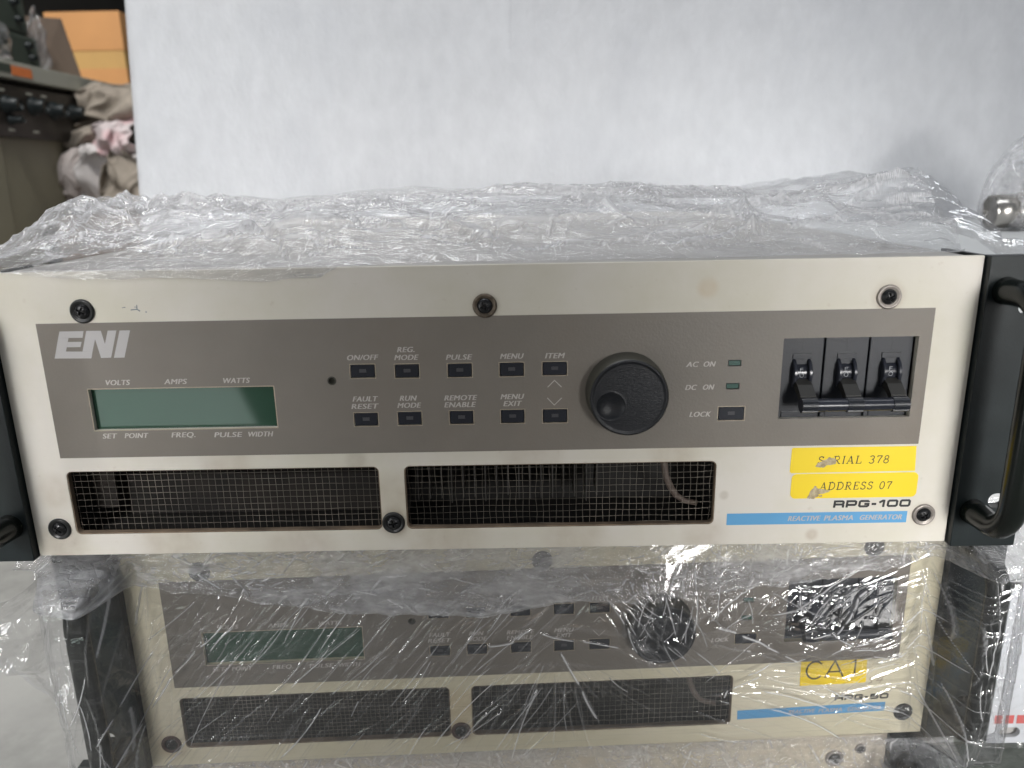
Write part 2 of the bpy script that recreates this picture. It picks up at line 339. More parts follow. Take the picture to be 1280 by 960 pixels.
def stroke(mb, pts, w, y, closed=False):
    """flat mitred ribbon in xz, width w."""
    P = [Vector((p[0], p[1])) for p in pts]; n = len(P); Lf = []; Rt = []
    for i in range(n):
        a = P[i - 1] if (i > 0 or closed) else None; b = P[(i + 1) % n] if (i < n - 1 or closed) else None
        d1 = (P[i] - a).normalized() if a is not None else None; d2 = (b - P[i]).normalized() if b is not None else None
        if d1 is None: d1 = d2
        if d2 is None: d2 = d1
        t = (d1 + d2); t = t.normalized() if t.length > 1e-6 else d1
        nn = Vector((-t.y, t.x)); c = max(0.35, abs(nn.dot(Vector((-d1.y, d1.x)))))
        Lf.append(P[i] + nn * w / 2 / c); Rt.append(P[i] - nn * w / 2 / c)
    v = [(p.x, y, p.y) for p in Lf] + [(p.x, y, p.y) for p in Rt]; f = []
    for i in range(n if closed else n - 1):
        j = (i + 1) % n; f.append((i, i + n, j + n, j))
    mb.add(v, f)

def arc(cx, cz, rx, rz, a0, a1, n=10):
    return [(cx + rx * math.cos(math.radians(a0 + (a1 - a0) * k / n)), cz + rz * math.sin(math.radians(a0 + (a1 - a0) * k / n))) for k in range(n + 1)]

# serif capitals and figures drawn as strokes on a 1-high box: list of (points, width)
T, t_ = 0.13, 0.075
def serif_letters():
    D = {}
    sv = lambda x, z, w=0.22: ([(x - w / 2, z), (x + w / 2, z)], t_)
    st = lambda x: ([(x, 0.02), (x, 0.98)], T)
    D['I'] = (0.34, [st(.17), sv(.17, .03), sv(.17, .97)])
    D['R'] = (0.78, [st(.17), sv(.15, .03, .28), sv(.12, .97, .2), ([(.12, .97), (.40, .97)] + arc(.40, .74, .2, .23, 90, -90) + [(.17, .51)], t_ + .01), ([(.34, .51), (.60, .08), (.76, .03)], T * .9)])
    D['A'] = (0.80, [([(.12, .02), (.39, .99)], t_), ([(.38, .99), (.67, .02)], T), ([(.21, .34), (.57, .34)], t_), sv(.12, .03, .22), sv(.67, .03, .26)])
    D['L'] = (0.68, [st(.17), sv(.17, .97, .26), ([(.06, .03), (.60, .03), (.62, .26)], t_)])
    D['E'] = (0.70, [st(.17), ([(.06, .03), (.60, .03), (.63, .24)], t_), ([(.06, .97), (.58, .97), (.60, .78)], t_), ([(.17, .52), (.44, .52)], t_), ([(.44, .40), (.44, .63)], t_)])
    D['D'] = (0.82, [st(.17), sv(.11, .03, .18), sv(.11, .97, .18), ([(.12, .97), (.36, .97)] + arc(.36, .5, .36, .47, 90, -90, 14) + [(.12, .03)], T * .78)])
    D['S'] = (0.64, [(arc(.31, .74, .2, .22, 20, 250, 12)[:-2] + [(.30, .52)] + arc(.31, .27, .23, .24, 70, -160, 12), T * .85), ([(.52, .98), (.52, .74)], t_), ([(.08, .28), (.08, .02)], t_)])
    D['3'] = (0.62, [(arc(.29, .74, .21, .23, 160, -80, 12) + arc(.29, .26, .24, .25, 80, -160, 12), T * .8)])
    D['7'] = (0.62, [([(.08, .78), (.10, .95), (.55, .95)], T * .8), ([(.55, .95), (.34, .45), (.27, .02)], T * .85)])
    D['8'] = (0.62, [(arc(.3, .75, .19, .22, 0, 360, 18), T * .75), (arc(.3, .27, .23, .25, 0, 360, 18), T * .8)])
    D['0'] = (0.66, [(arc(.31, .5, .24, .47, 0, 360, 22), T * .85)])
    D[' '] = (0.45, [])
    return D
SERIF = serif_letters()
def serif_text(txt, x0, x1, z0, cap, y, mat, parent, skip=(), shear=0.12):
    total = sum(SERIF[c][0] + .12 for c in txt) - .12; sx = (x1 - x0 - shear * cap) / total; mb = MB(); x = 0
    for i, c in enumerate(txt):
        w, ss = SERIF[c]
        if i not in skip:
            for pts, wd in ss:
                stroke(mb, [(x0 + (x + a) * sx + shear * b * cap, z0 + b * cap) for a, b in pts], wd * cap, y)
        x += w + .12
    return mb.build('label_text', mat, parent)

WIDE = {
    'R': (1.3, [([(.13, 0), (.13, .87), (1.0, .87), (1.13, .76), (1.13, .55), (1.02, .44), (.13, .44)], 0), ([(1.0, .44), (1.14, .3), (1.14, 0)], 0)]),
    'P': (1.3, [([(.13, 0), (.13, .87), (1.0, .87), (1.13, .76), (1.13, .48), (1.02, .36), (.13, .36)], 0)]),
    'G': (1.3, [([(1.14, .70), (1.14, .76), (1.02, .87), (.25, .87), (.13, .76), (.13, .24), (.25, .13), (1.02, .13), (1.14, .24), (1.14, .46), (.68, .46)], 0)]),
    '-': (0.75, [([(.08, .44), (.62, .44)], 0)]),
    '1': (0.82, [([(.05, .62), (.42, .87), (.58, .87)], 0), ([(.58, 1.0), (.58, 0)], 0)]),
    '0': (1.3, [([(.25, .13), (1.02, .13), (1.14, .25), (1.14, .75), (1.02, .87), (.25, .87), (.13, .75), (.13, .25)], 1)]),
    '5': (1.3, [([(1.12, .87), (.13, .87), (.13, .54), (1.0, .54), (1.14, .44), (1.14, .24), (1.02, .13), (.1, .13)], 0)]),
}
def wide_text(txt, x0, x1, z0, cap, y, mat, parent, shear=0.08):
    total = sum(WIDE[c][0] + .13 for c in txt) - .13; sx = (x1 - x0) / total; mb = MB(); x = 0; k = 0
    for c in txt:
        w, ss = WIDE[c]
        for pts, cl in ss:
            stroke(mb, [(x0 + (x + a) * sx + shear * b * cap, z0 + b * cap) for a, b in pts], .30 * cap, y - k * .004, bool(cl)); k += 1
        x += w + .13
    return mb.build('model_text', mat, parent)

# ------------------------------------------------------------------ rack unit parts (local: front plane y=0 facing -y, z 0..132.5)
W2 = 212.4; H = 132.5
LCD = (-176.3, -94.0, 61.7, 80.8); BRK = (130.0, 188.5, 61.6, 98.3)
VENT = [(-193.2, -50.1, 10.5, 41.9), (-38.6, 103.9, 10.5, 41.9)]
BTN = {'b1': (-59.5, -48.6, 83.9, 90.0), 'b2': (-39.9, -29.2, 83.6, 89.8), 'b3': (-16.7, -6.0, 83.5, 89.7), 'b4': (6.1, 16.8, 83.5, 89.7), 'b5': (24.9, 35.8, 83.6, 89.7),
       'c1': (-59.4, -48.7, 61.6, 67.8), 'c2': (-39.8, -29.2, 61.7, 68.0), 'c3': (-16.7, -6.0, 61.8, 68.0), 'c4': (6.2, 16.8, 61.8, 68.1), 'c5': (24.9, 35.9, 61.7, 68.0),
       'lock': (103.1, 114.8, 61.4, 67.7)}
LEDS = [(106.4, 112.0, 86.4, 89.0), (106.1, 111.8, 75.9, 78.5)]
HOLE = (-68.0, 82.8, 2.0)

def circle(cx, cz, r, n=24): return [(cx + r * math.cos(2 * pi * k / n), cz + r * math.sin(2 * pi * k / n)) for k in range(n)]

def screw(parent, x, z, washer, y=0.0, ang=0.3, R=5.3):
    mb = MB()
    mb.lathe(x, y, z, [(R, -.4), (R, .5), (R - .35, .95), (R - .9, 1.1), (R * .74, .75), (R * .66, .5)], 40)
    w = mb.build('screw', washer, parent, True)
    # domed head with a real cross recess
    nr, ns = 22, 96; v = []; f = []; mi = []; R1 = R * .66; hh = 2.5
    for i in range(nr + 1):
        r = R1 * i / nr
        for k in range(ns):
            a = 2 * pi * k / ns; px, pz = r * math.cos(a), r * math.sin(a)
            h = .35 + hh * math.sqrt(max(0, 1 - (r / R1) ** 2 * .92)) - hh * .28
            qx = px * math.cos(ang) + pz * math.sin(ang); qz = -px * math.sin(ang) + pz * math.cos(ang)
            d = max(min(abs(qx), abs(qz)) - .48, max(abs(qx), abs(qz)) - R1 * .56)
            if d < 0: h -= min(1.3, -d * 4.5)
            v.append((x + px, y - h, z + pz))
    for i in range(nr):
        for k in range(ns):
            k2 = (k + 1) % ns; f.append((i * ns + k, i * ns + k2, (i + 1) * ns + k2, (i + 1) * ns + k))
    mk('screw_head', v, f, 'screw', w, True)
    return w

def knob(parent, cx, cz):
    mb = MB(); mb.lathe(cx, -.3, cz, [(17.9, -.2), (17.9, .6), (17.2, 9.9), (16.9, 10.5), (16.5, 10.8), (16.2, 10.75)], 96, close=False)
    k0 = autosmooth(mb.build('dial_knob', 'knob_side', parent), 50)
    nr, ns = 64, 144; v = []; f = []
    dx, dz, dr = -7.9, -3.6, 6.0
    for i in range(nr + 1):
        r = 16.9 * i / nr
        for k in range(ns):
            a = 2 * pi * k / ns; px, pz = r * math.cos(a), r * math.sin(a); h = 10.72
            if r > 15.2: h = 10.72 + .35 * math.sin(pi * (r - 15.2) / 1.9)
            if r > 16.6: h -= (r - 16.6) * 1.5
            h += 0.10 * (1 - (r / 16.9) ** 2)
            d = math.hypot(px - dx, pz - dz)
            if d < dr: h -= 2.0 * (1 - (d / dr) ** 2) ** .8
            elif d < dr + .8: h += .12 * math.sin(pi * (d - dr) / .8)
            v.append((cx + px, -.3 - h, cz + pz))
    for i in range(nr):
        for k in range(ns):
            k2 = (k + 1) % ns; f.append((i * ns + k, i * ns + k2, (i + 1) * ns + k2, (i + 1) * ns + k))
    mk('dial_face', v, f, 'knob', k0, True)
    return k0

def ear_and_handle(parent, sgn, holes=True):
    x0, x1 = W2 + .6, 242.5
    flip = lambda pl: [(sgn * a, b) for a, b in pl][::sgn]
    e = plate('rack_ear', flip(rrect(x0, x1, -.9, 132.7, .6, 3)), [flip(rrect(227.5, 237.5, 18.2, 25.2, 3.45)), flip(rrect(227.5, 237.5, 107.5, 114.5, 3.45))] if holes else [], -3.7, 2.4, 'black', parent, .35)
    mb = MB(); a, b = sorted((sgn * (W2 + .7), sgn * (W2 + 3.4))); mb.box(a, b, 2.5, 36, -.4, 132.3)
    mb.build('ear_flange', 'black', e)
    X = sgn * 221.0; yb, y1 = -3.6, -30.0; rb = 14; pts = [(X, yb, 16.8), (X, yb - 5, 16.8)]
    for k in range(1, 9):
        g = k / 8 * pi / 2; pts.append((X, y1 + rb - rb * math.sin(g) - (0), 16.8 + rb - rb * math.cos(g)))
    for k in range(1, 6): pts.append((X, y1, 30.8 + (104.0 - 30.8) * k / 6))
    for k in range(0, 9):
        g = k / 8 * pi / 2; pts.append((X, y1 + rb - rb * math.cos(g), 104.0 + rb * math.sin(g)))
    pts += [(X, yb - 5, 118), (X, yb, 118)]
    mb = MB(); rr = [6.0, 5.6] + [5.4] * (len(pts) - 4) + [5.6, 6.0]; mb.tube(pts, rr, 24)
    mb.build('handle', 'handle', parent, True)

def breaker(parent, simple=False):
    x0, x1, z0, z1 = BRK
    mb = MB(); mb.box(x0 - 1.5, x1 + 1.5, 12, 13, z0 - 1.5, z1 + 1.5)
    root = mb.build('circuit_breaker', 'cavity', parent)
    cen = [139.7, 159.3, 178.9]
    for i, c in enumerate(cen):
        mb = MB(); mb.box(c - 9.55, c + 9.4, 3.0, 11.9, z0 - 1.2, z1 + 1.2, b=.35)
        mb.box(c - 4.2, c + 4.2, 2.5, 3.2, 88.2, 90.6, b=.2)
        mb.box(c - .12, c + .12, 2.92, 3.05, 90.6, z1 + .5)
        if not simple:
            mb.box(c - 7.5, c + 7.5, 2.6, 3.2, z0 - .5, z0 + 2.6, b=.15)
        mb.build('breaker_pole', 'breaker', root)
        mb = MB()
        for a, b in ((c - 4.1, c - 2.5), (c + 2.5, c + 4.1)):
            mb.lathe(a, 6.6, 81.5, [(7.2, 0), (7.6, .3), (7.6, b - a - .3), (7.2, b - a)], 48, axis='x')
        mb.lathe(c - 2.5, 6.6, 81.5, [(5.6, 0), (5.6, 5)], 48, axis='x')
        d = autosmooth(mb.build('toggle_drum', 'breaker_gloss', root), 40)
        mb = MB(); text('F', c - 1.2, c + .2, 83.1, 1.6, .78, None, None, 0, 0, mb=mb); text('O', c - 1.3, c + .7, 80.3, 2.0, .78, None, None, 0, 0, mb=mb)
        mb.build('drum_mark', 'drum_ink', root)
        mb = MB()
        # lever arm sloping out and down to the tie bar
        P = [(c, 1.0, 77.5), (c, -3.0, 76.0), (c, -8.0, 72.2)]
        for (ax, ay, az), (bx, by, bz) in zip(P, P[1:]):
            w = 3.3; hh = 2.0
            v = [(ax - w, ay, az - hh), (ax + w, ay, az - hh), (ax + w, ay, az + hh), (ax - w, ay, az + hh), (bx - w, by, bz - hh), (bx + w, by, bz - hh), (bx + w, by, bz + hh), (bx - w, by, bz + hh)]
            mb.add(v, [(0, 1, 2, 3), (7, 6, 5, 4), (0, 4, 5, 1), (1, 5, 6, 2), (2, 6, 7, 3), (3, 7, 4, 0)])
        mb.build('toggle_lever', 'lever', root)
        mb = MB(); prof = []
        ns = 60; v = []; f = []
        for xx in (c - 3.4, c + 3.4):
            for k in range(ns):
                a = 2 * pi * k / ns; r = 3.35 - (.45 if (k % 6) in (0, 1) else 0); v.append((xx, -9 + r * math.cos(a), 70.4 + r * math.sin(a)))
        for k in range(ns):
            k2 = (k + 1) % ns; f.append((k, k + ns, k2 + ns, k2))
        f += [tuple(range(ns)), tuple(range(2 * ns - 1, ns - 1, -1))]
        mk('lever_grip', v, f, 'breaker', root)
    mb = MB(); mb.lathe(cen[0] + 3.3, -9, 70.4, [(2.9, 0), (2.9, cen[1] - cen[0] - 6.6)], 32, axis='x'); mb.lathe(cen[1] + 3.3, -9, 70.4, [(2.9, 0), (2.9, cen[2] - cen[1] - 6.6)], 32, axis='x')
    autosmooth(mb.build('tie_bar', 'breaker_gloss', root), 40)
    return root

CAP_UP = [('ON/OFF', -60.7, -46.8, 92.0), ('REG.', -38.4, -30.3, 95.2), ('MODE', -39.8, -29.2, 91.7), ('PULSE', -17.2, -5.7, 91.4), ('MENU', 6.5, 16.8, 91.4), ('ITEM', 26.2, 34.8, 91.3),
          ('FAULT', -59.4, -48.2, 73.1), ('RESET', -60.2, -48.1, 69.7), ('RUN', -38.5, -30.9, 73.1), ('MODE', -39.7, -29.1, 69.8), ('REMOTE', -18.7, -4.1, 72.9), ('ENABLE', -18.8, -4.7, 69.7),
          ('MENU', 6.3, 16.7, 73.0), ('EXIT', 7.5, 15.7, 69.8), ('VOLTS', -168.4, -157.0, 82.6), ('AMPS', -142.1, -131.8, 82.6), ('WATTS', -116.4, -104.0, 82.6),
          ('SET', -173.3, -166.6, 57.8), ('POINT', -163.3, -152.5, 57.8), ('FREQ.', -142.2, -130.9, 57.8), ('PULSE', -122.9, -110.2, 57.5), ('WIDTH', -108.0, -96.3, 57.5),
          ('AC', 88.0, 93.5, 86.3), ('ON', 95.4, 100.9, 86.3), ('DC', 88.0, 93.2, 75.8), ('ON', 95.6, 100.8, 75.8), ('LOCK', 90.4, 100.2, 63.3)]

def vent(parent, i, pitch, jit):
    x0, x1, z0, z1 = VENT[i]; y = 3.3
    mb = MB(); rnd = random.Random(i * 5 + int(pitch * 10)); r = .115
    nx = int((x1 - x0) / pitch); nz = int((z1 - z0) / pitch)
    for k in range(nx + 1):
        x = x0 + (k + .45) * pitch
        if x > x1: break
        ph = rnd.uniform(0, 6); am = rnd.uniform(.03, jit)
        pts = [(x + am * math.sin(ph + q * 1.1) , y + .12 * math.sin(q * 2.5 + ph), z0 - 2 + (z1 - z0 + 4) * q / 10) for q in range(11)]
        mb.tube(pts, r, 5)
    for k in range(nz + 2):
        z = z0 + (k + .35) * pitch - .6
        if z > z1: break
        ph = rnd.uniform(0, 6); am = rnd.uniform(.04, jit * 1.2); n = 48
        pts = [(x0 - 2 + (x1 - x0 + 4) * q / n, y + .12 * math.sin(q * 1.3 + ph) + .1, z + am * math.sin(ph + q * .35)) for q in range(n + 1)]
        mb.tube(pts, r, 5)
    g = mb.build('vent_grille', 'wire', parent, True)
    plate('vent_rim', rrect(x0 - .05, x1 + .05, z0 - .05, z1 + .05, 2.6), [rrect(x0 + .55, x1 - .45, z0 + .75, z1 - .3, 2.3)], .25, 3.1, 'vent_rim', g)
    mb = MB()
    # open-fronted dark box behind the mesh
    a0, a1, b0, b1, yd = x0 - 3, x1 + 3, z0 - 3, z1 + 3, 40
    for q in ((a0 - 1, a0, 3.4, yd, b0, b1), (a1, a1 + 1, 3.4, yd, b0, b1), (a0, a1, 3.4, yd, b0 - 1, b0), (a0, a1, 3.4, yd, b1, b1 + 1)): mb.box(*q)
    mb.box(a0, a1, yd, yd + 1, b0, b1)
    mb.build('vent_duct', 'cavity', g)
    if i == 0:
        mb = MB(); mb.box(x0 + 14, x1 - 4, 24, 26, z0 - 1, z0 + 19.5, b=.8); mb.box(x0 + 2, x0 + 13, 16, 18, z0 + 6, z0 + 29, b=.8)
        mb.build('filter_pad', 'filter', g)
    else:
        mb = MB()
        for k in range(17): 
            xx = x0 + 4 + k * 5.35
            mb.box(xx, xx + .5, 13 + (k % 3) * 2, 30, z0 + 9 - (k % 4) * .6, z1 + 2)
        mb.build('heat_sink', 'fin', g)
        mb = MB(); mb.tube([(82, 12, 44), (82.2, 11, 37), (83, 10, 31), (85, 9, 26), (88, 9, 21.5), (92, 9.5, 18.5), (98, 10, 17)], [1.7, 1.7, 1.6, 1.6, 1.5, 1.4, 1.3], 10)
        mb.build('cable', 'cable', g, True)
    return g

def make_unit(kind, root):
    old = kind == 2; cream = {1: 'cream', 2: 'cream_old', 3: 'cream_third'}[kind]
    mb = MB(); mb.box(-210.5, 210.5, 60, 440, .8, H - 1.0, b=.8)
    # front part of the case: four thin walls so that the vents and the breaker have real depth behind the plate
    for q in ((-210.5, -209, 3.1, 60, .8, H - 1), (209, 210.5, 3.1, 60, .8, H - 1), (-209, 209, 3.1, 60, .8, 2.2), (-209, 209, 3.1, 60, H - 2.2, H - 1.0)): mb.box(*q)
    mb.build('chassis', 'chassis', root)
    if kind == 3:
        plate('face_plate', rrect(-W2, W2, 0, H, .3, 2), [], 0, 3, cream, root, .25)
        ear_and_handle_s(root)
        screw(root, 183.0, 117.0, 'washer_steel'); screw(root, 197.5, 123.0, 'washer_steel', R=3.2); screw(root, -173, 115.7, 'washer_steel')
        return
    holes = [rrect(*LCD, .3, 2), rrect(*BRK, .3, 2)] + [rrect(*v, 2.6) for v in VENT] + [rrect(*b, .2, 2) for b in BTN.values()] + [rrect(*b, .1, 2) for b in LEDS] + [circle(*HOLE)]
    grow = lambda q, d: (q[0] - d, q[1] + d, q[2] - d, q[3] + d)
    ph = [rrect(*grow(LCD, .25), .3, 2), rrect(*grow(BRK, .25), .3, 2)] + [rrect(*v, 2.6) for v in VENT] + [rrect(*grow(b, .15), .2, 2) for b in BTN.values()] + [rrect(*grow(b, .1), .1, 2) for b in LEDS] + [circle(HOLE[0], HOLE[1], HOLE[2] + .15)]
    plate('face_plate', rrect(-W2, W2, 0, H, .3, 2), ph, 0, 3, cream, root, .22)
    oh = [rrect(*LCD, .3, 2), rrect(*BRK, .3, 2)] + [rrect(*b, .2, 2) for b in BTN.values()] + [rrect(*b, .1, 2) for b in LEDS] + [circle(*HOLE)]
    cp = plate('control_panel', rrect(-194.2, 194.2, 48.65, 110.6, .2, 2), oh, -.35, -.02, 'taupe', root, .05)
    yt = -.40
    for t, x0, x1, z in CAP_UP: text(t, x0, x1, z, 2.35, yt, 'ink', cp)
    mb = MB(); stroke(mb, [(27.2, 78.2), (30.2, 81.3), (33.3, 78.2)], .34, yt); mb.build('up_arrow', 'ink', cp)
    mb = MB(); stroke(mb, [(27.0, 73.3), (30.1, 69.9), (33.4, 73.2)], .34, yt); mb.build('down_arrow', 'ink', cp)
    # maker's logo: slanted block letters, E joined to N
    if not old:
        mb = MB()
        for k, pl in enumerate([[(-188.55, 95.13), (-172.43, 94.91), (-171.44, 97.95), (-187.45, 98.24)], [(-187.45, 98.24), (-183.05, 98.16), (-180.91, 104.15), (-185.41, 104.23)], [(-185.41, 104.23), (-174.78, 104.17), (-173.87, 107.07), (-184.32, 107.1)], [(-182.36, 100.06), (-176.35, 100.06), (-175.47, 102.38), (-181.5, 102.42)], [(-175.79, 98.07), (-171.44, 97.95), (-169.43, 103.44), (-172.68, 107.15)], [(-172.68, 107.15), (-169.43, 103.44), (-166.35, 107.1)], [(-169.43, 103.44), (-168.15, 95.03), (-163.73, 95.09), (-165.45, 101.3), (-166.35, 107.1)], [(-165.45, 101.3), (-163.73, 95.09), (-159.56, 107.11), (-163.35, 107.12)], [(-162.52, 95.0), (-157.87, 95.05), (-153.62, 107.07), (-158.19, 107.09)]]):
            mb.add([(x, yt - k * .002, z) for x, z in pl], [tuple(range(len(pl)))])
        mb.build('logo_letters', 'logo_ink', cp)
    # display
    mb = MB(); mb.box(LCD[0] - 1, LCD[1] + 1, 2.2, 4, LCD[2] - 1, LCD[3] + 1); d = mb.build('display_screen', 'lcd', root)
    plate('display_bezel', rrect(LCD[0] - .35, LCD[1] + .35, LCD[2] - .35, LCD[3] + .35, .3, 2), [rrect(LCD[0] + .05, LCD[1] - .05, LCD[2] + .05, LCD[3] - .05, .2, 2)], -.46, -.36, 'bezel', d)
    for k, b in BTN.items():
        o_ = plate('push_button', rrect(b[0] + .35, b[1] - .3, b[2] + .35, b[3] - .3, .25, 2), [], -.5, 3, 'button', root, .12)
        cx, cz = (b[0] + b[1]) / 2, (b[2] + b[3]) / 2 + .2
        plate('indicator', rrect(cx - 1.5, cx + 1.5, cz - .75, cz + .75), [], -.62, -.45, 'indicator', o_)
        plate('button_bezel', rrect(*grow(b, .3), .2, 2), [rrect(*b, .2, 2)], -.44, -.36, 'bezel', o_)
    for b in LEDS:
        o_ = plate('status_light', rrect(*grow(b, -.25)), [], -.2, 1.5, 'green_led', root)
        plate('light_bezel', rrect(*grow(b, .12)), [rrect(*b)], -.42, -.36, 'button', o_)
    mb = MB(); mb.lathe(HOLE[0], .5, HOLE[1], [(2.0, -4), (2.0, .7), (1.5, .75), (1.3, .2), (.8, -.5), (.4, -.8)], 28); autosmooth(mb.build('contrast_screw', 'knob_side', root))
    knob(root, 61.7, 75.7)
    breaker(root, old)
    vent(root, 0, 2.35 if old else 3.1, .12); vent(root, 1, 3.1, .35)
    ws = {1: ['washer_black', 'washer_bronze', 'washer_steel', 'washer_black', 'washer_black', 'washer_steel'], 2: ['washer_black', 'washer_black', 'washer_black', 'washer_rust', 'washer_rust', 'washer_black']}[kind]
    for (x, z), w, a in zip([(-173.1, 115.7), (.4, 115.0), (173.6, 115.7), (-200.6, 13.7), (-44.8, 14.1), (200.8, 13.8)], ws, (1.1, .5, .35, .9, .2, .6)): screw(root, x, z, w, 0, a)
    for s_ in (-1, 1): ear_and_handle(root, s_)
    if kind == 1:
        bl = plate('blue_stripe', [(109.9, 10.0), (193.2, 10.0), (193.3, 15.7), (109.9, 15.8)], [], -.12, -.02, 'blue', root)
        for t, a, b in (('REACTIVE', 138.3, 153.4), ('PLASMA', 155.0, 168.9), ('GENERATOR', 171.4, 191.4)): text(t, a, b, 11.6, 2.5, -.16, 'logo_ink', bl, shear=.22, name='stripe_text')
        wide_text('RPG-100', 158.6, 194.2, 17.9, 3.6, -.06, 'black_ink', root)
        s1 = plate('yellow_sticker', [(137.3, 36.2), (138, 35.4), (194.3, 35.6), (193.6, 47.6), (138.2, 47.7), (137.5, 47.2)], [], -.22, -.02, 'yellow', root, .06, label='yellow sticker reading SERIAL 378')
        s2 = plate('yellow_sticker', rrect(138.4, 196.2, 22.8, 34.95, 2.4), [], -.22, -.02, 'yellow', root, .06, label='yellow sticker reading ADDRESS 07')
        serif_text('SERIAL 378', 149.4, 182.3, 39.6, 3.8, -.26, 'black_ink', s1, skip=(1,))
        serif_text('ADDRESS 07', 151.4, 184.8, 26.9, 3.8, -.26, 'black_ink', s2)
        for pr, pts in ((s1, [(148.6, 38.6), (150.2, 38.2), (152.2, 37.9), (153.6, 38.8), (156.2, 39.4), (157.8, 39.6), (157.9, 41.6), (156.9, 42.5), (154.8, 42.8), (152.6, 41.6), (150.6, 40.6)]),
                        (s2, [(146.2, 22.9), (149.3, 22.6), (151.2, 24.9), (155.8, 25.7), (156.6, 26.7), (153.0, 27.2), (150.7, 27.7), (149.4, 29.2), (147.7, 27.0)])):
            rg = random.Random(3); P2 = []
            for (a, b), (c_, d) in zip(pts, pts[1:] + pts[:1]):
                for k in range(5): P2.append((a + (c_ - a) * k / 5 + rg.uniform(-.22, .22), b + (d - b) * k / 5 + rg.uniform(-.22, .22)))
            plate('torn_patch', P2, [], -.34, -.2, 'torn', pr, .05)
            for k in range(5):
                xx = pts[0][0] + rg.uniform(.5, 6); zz = pts[0][1] + rg.uniform(.3, 1.6); plate('paper_shred', [(xx, zz), (xx + rg.uniform(.8, 2), zz + rg.uniform(-.2, .3)), (xx + rg.uniform(.8, 1.6), zz + rg.uniform(.5, 1.0)), (xx + .1, zz + .45)], [], -.5 - .03 * k, -.3, 'torn', pr, .05)
        mb = MB()  # stray marks left on the cream paint
        stroke(mb, [(-155.8, 116.9), (-154.3, 117.1)], .3, -.05); stroke(mb, [(-152.2, 115.9), (-149.4, 116.1), (-149.3, 118.0)], .45, -.05); stroke(mb, [(-149.4, 116.1), (-148.2, 115.3)], .5, -.052)
        stroke(mb, [(-146.0, 114.9), (-145.4, 114.9)], .55, -.05); stroke(mb, [(-150.5, 117.2), (-149.6, 117.0)], .3, -.053)
        mb.build('scuff_mark', 'marker', root)
    else:
        bl = plate('blue_stripe', [(107.5, 13.4), (190.1, 15.1), (190.2, 20.7), (107.3, 19.1)], [], -.12, -.02, 'blue', root)
        for t, a, b in (('REACTIVE', 136, 151), ('PLASMA', 152.8, 166.5), ('GENERATOR', 169.0, 188.2)): text(t, a, b, 15.6, 2.5, -.16, 'logo_ink', bl, shear=.22, name='stripe_text', slope=.02)
        wide_text('RPG-50', 161.2, 191.4, 22.9, 3.4, -.06, 'black_ink', root)
        s1 = plate('amber_sticker', [(140.9, 33.4), (177.0, 33.8), (177.6, 34.6), (176.8, 51.6), (140.5, 50.9)], [], -.22, -.02, 'orange_yellow', root, .06)
        mb = MB()
        stroke(mb, arc(148.6, 43.0, 4.7, 5.4, 42, 318, 20), 1.05, -.26); stroke(mb, [(154.4, 38.0), (159.3, 48.6), (164.4, 38.2)], 1.0, -.26); stroke(mb, [(156.2, 41.6), (162.6, 41.6)], .9, -.264)
        stroke(mb, [(167.8, 46.4), (170.6, 48.3)], .8, -.26); stroke(mb, [(170.7, 48.6), (170.7, 38.2)], 1.0, -.264)
        mb.build('label_text', 'black_ink', s1)
        mb = MB(); stroke(mb, [(181.6, 36.8), (179.9, 36.4), (179.8, 35.2), (180.9, 34.9), (180.9, 33.6), (179.2, 33.0)], .3, -.05); stroke(mb, [(185.6, 36.8), (183.6, 34.7), (187.2, 34.9)], .3, -.05); stroke(mb, [(187.0, 36.9), (185.4, 33.0)], .3, -.052)
        mb.build('pen_number', 'pen', root)

def ear_and_handle_s(root):
    for s_ in (-1, 1): ear_and_handle(root, s_, False)

GRP = 'rack power supplies in the stack'
U1 = thing('power_supply', 'unwrapped cream fronted power supply on top of the stack with two yellow stickers', 'power supply', (0, 0, 0), 0, GRP)
make_unit(1, U1)
U2 = thing('power_supply', 'yellowed cream power supply under plastic wrap with amber CA 1 sticker', 'power supply', (24.73, 28.68, -137.08), .0424, GRP)
make_unit(2, U2)
U3 = thing('power_supply', 'wrapped cream power supply at the bottom, only its top edge and screws showing', 'power supply', (9.5, 36.5, -275.0), .030, GRP)
make_unit(3, U3)

# ------------------------------------------------------------------ plastic film
def hsh(i, j, s):
    n = (i.astype(np.int64) * 73856093) ^ (j.astype(np.int64) * 19349663) ^ (s * 83492791)
    n = (n ^ (n >> 13)) * 1274126177 & 0x7fffffff
    n = (n ^ (n >> 16)) & 0xffff
    return n / 65535.0
def tri(u, v, s):
    """continuous piecewise-flat noise: facets meeting in sharp creases"""
    i, j = np.floor(u), np.floor(v); fu, fv = u - i, v - j
    h00, h10, h01, h11 = hsh(i, j, s), hsh(i + 1, j, s), hsh(i, j + 1, s), hsh(i + 1, j + 1, s)
    lo = h00 + fu * (h10 - h00) + fv * (h01 - h00); hi = h11 + (1 - fu) * (h01 - h11) + (1 - fv) * (h10 - h11)
    return np.where(fu + fv < 1, lo, hi) - .5
def smo(u, v, s):
    i, j = np.floor(u), np.floor(v); fu, fv = u - i, v - j; fu = fu * fu * (3 - 2 * fu); fv = fv * fv * (3 - 2 * fv)
    h00, h10, h01, h11 = hsh(i, j, s), hsh(i + 1, j, s), hsh(i, j + 1, s), hsh(i + 1, j + 1, s)
    return (h00 * (1 - fu) + h10 * fu) * (1 - fv) + (h01 * (1 - fu) + h11 * fu) * fv - .5
def rot(u, v, a): c, s = math.cos(a), math.sin(a); return c * u + s * v, -s * u + c * v
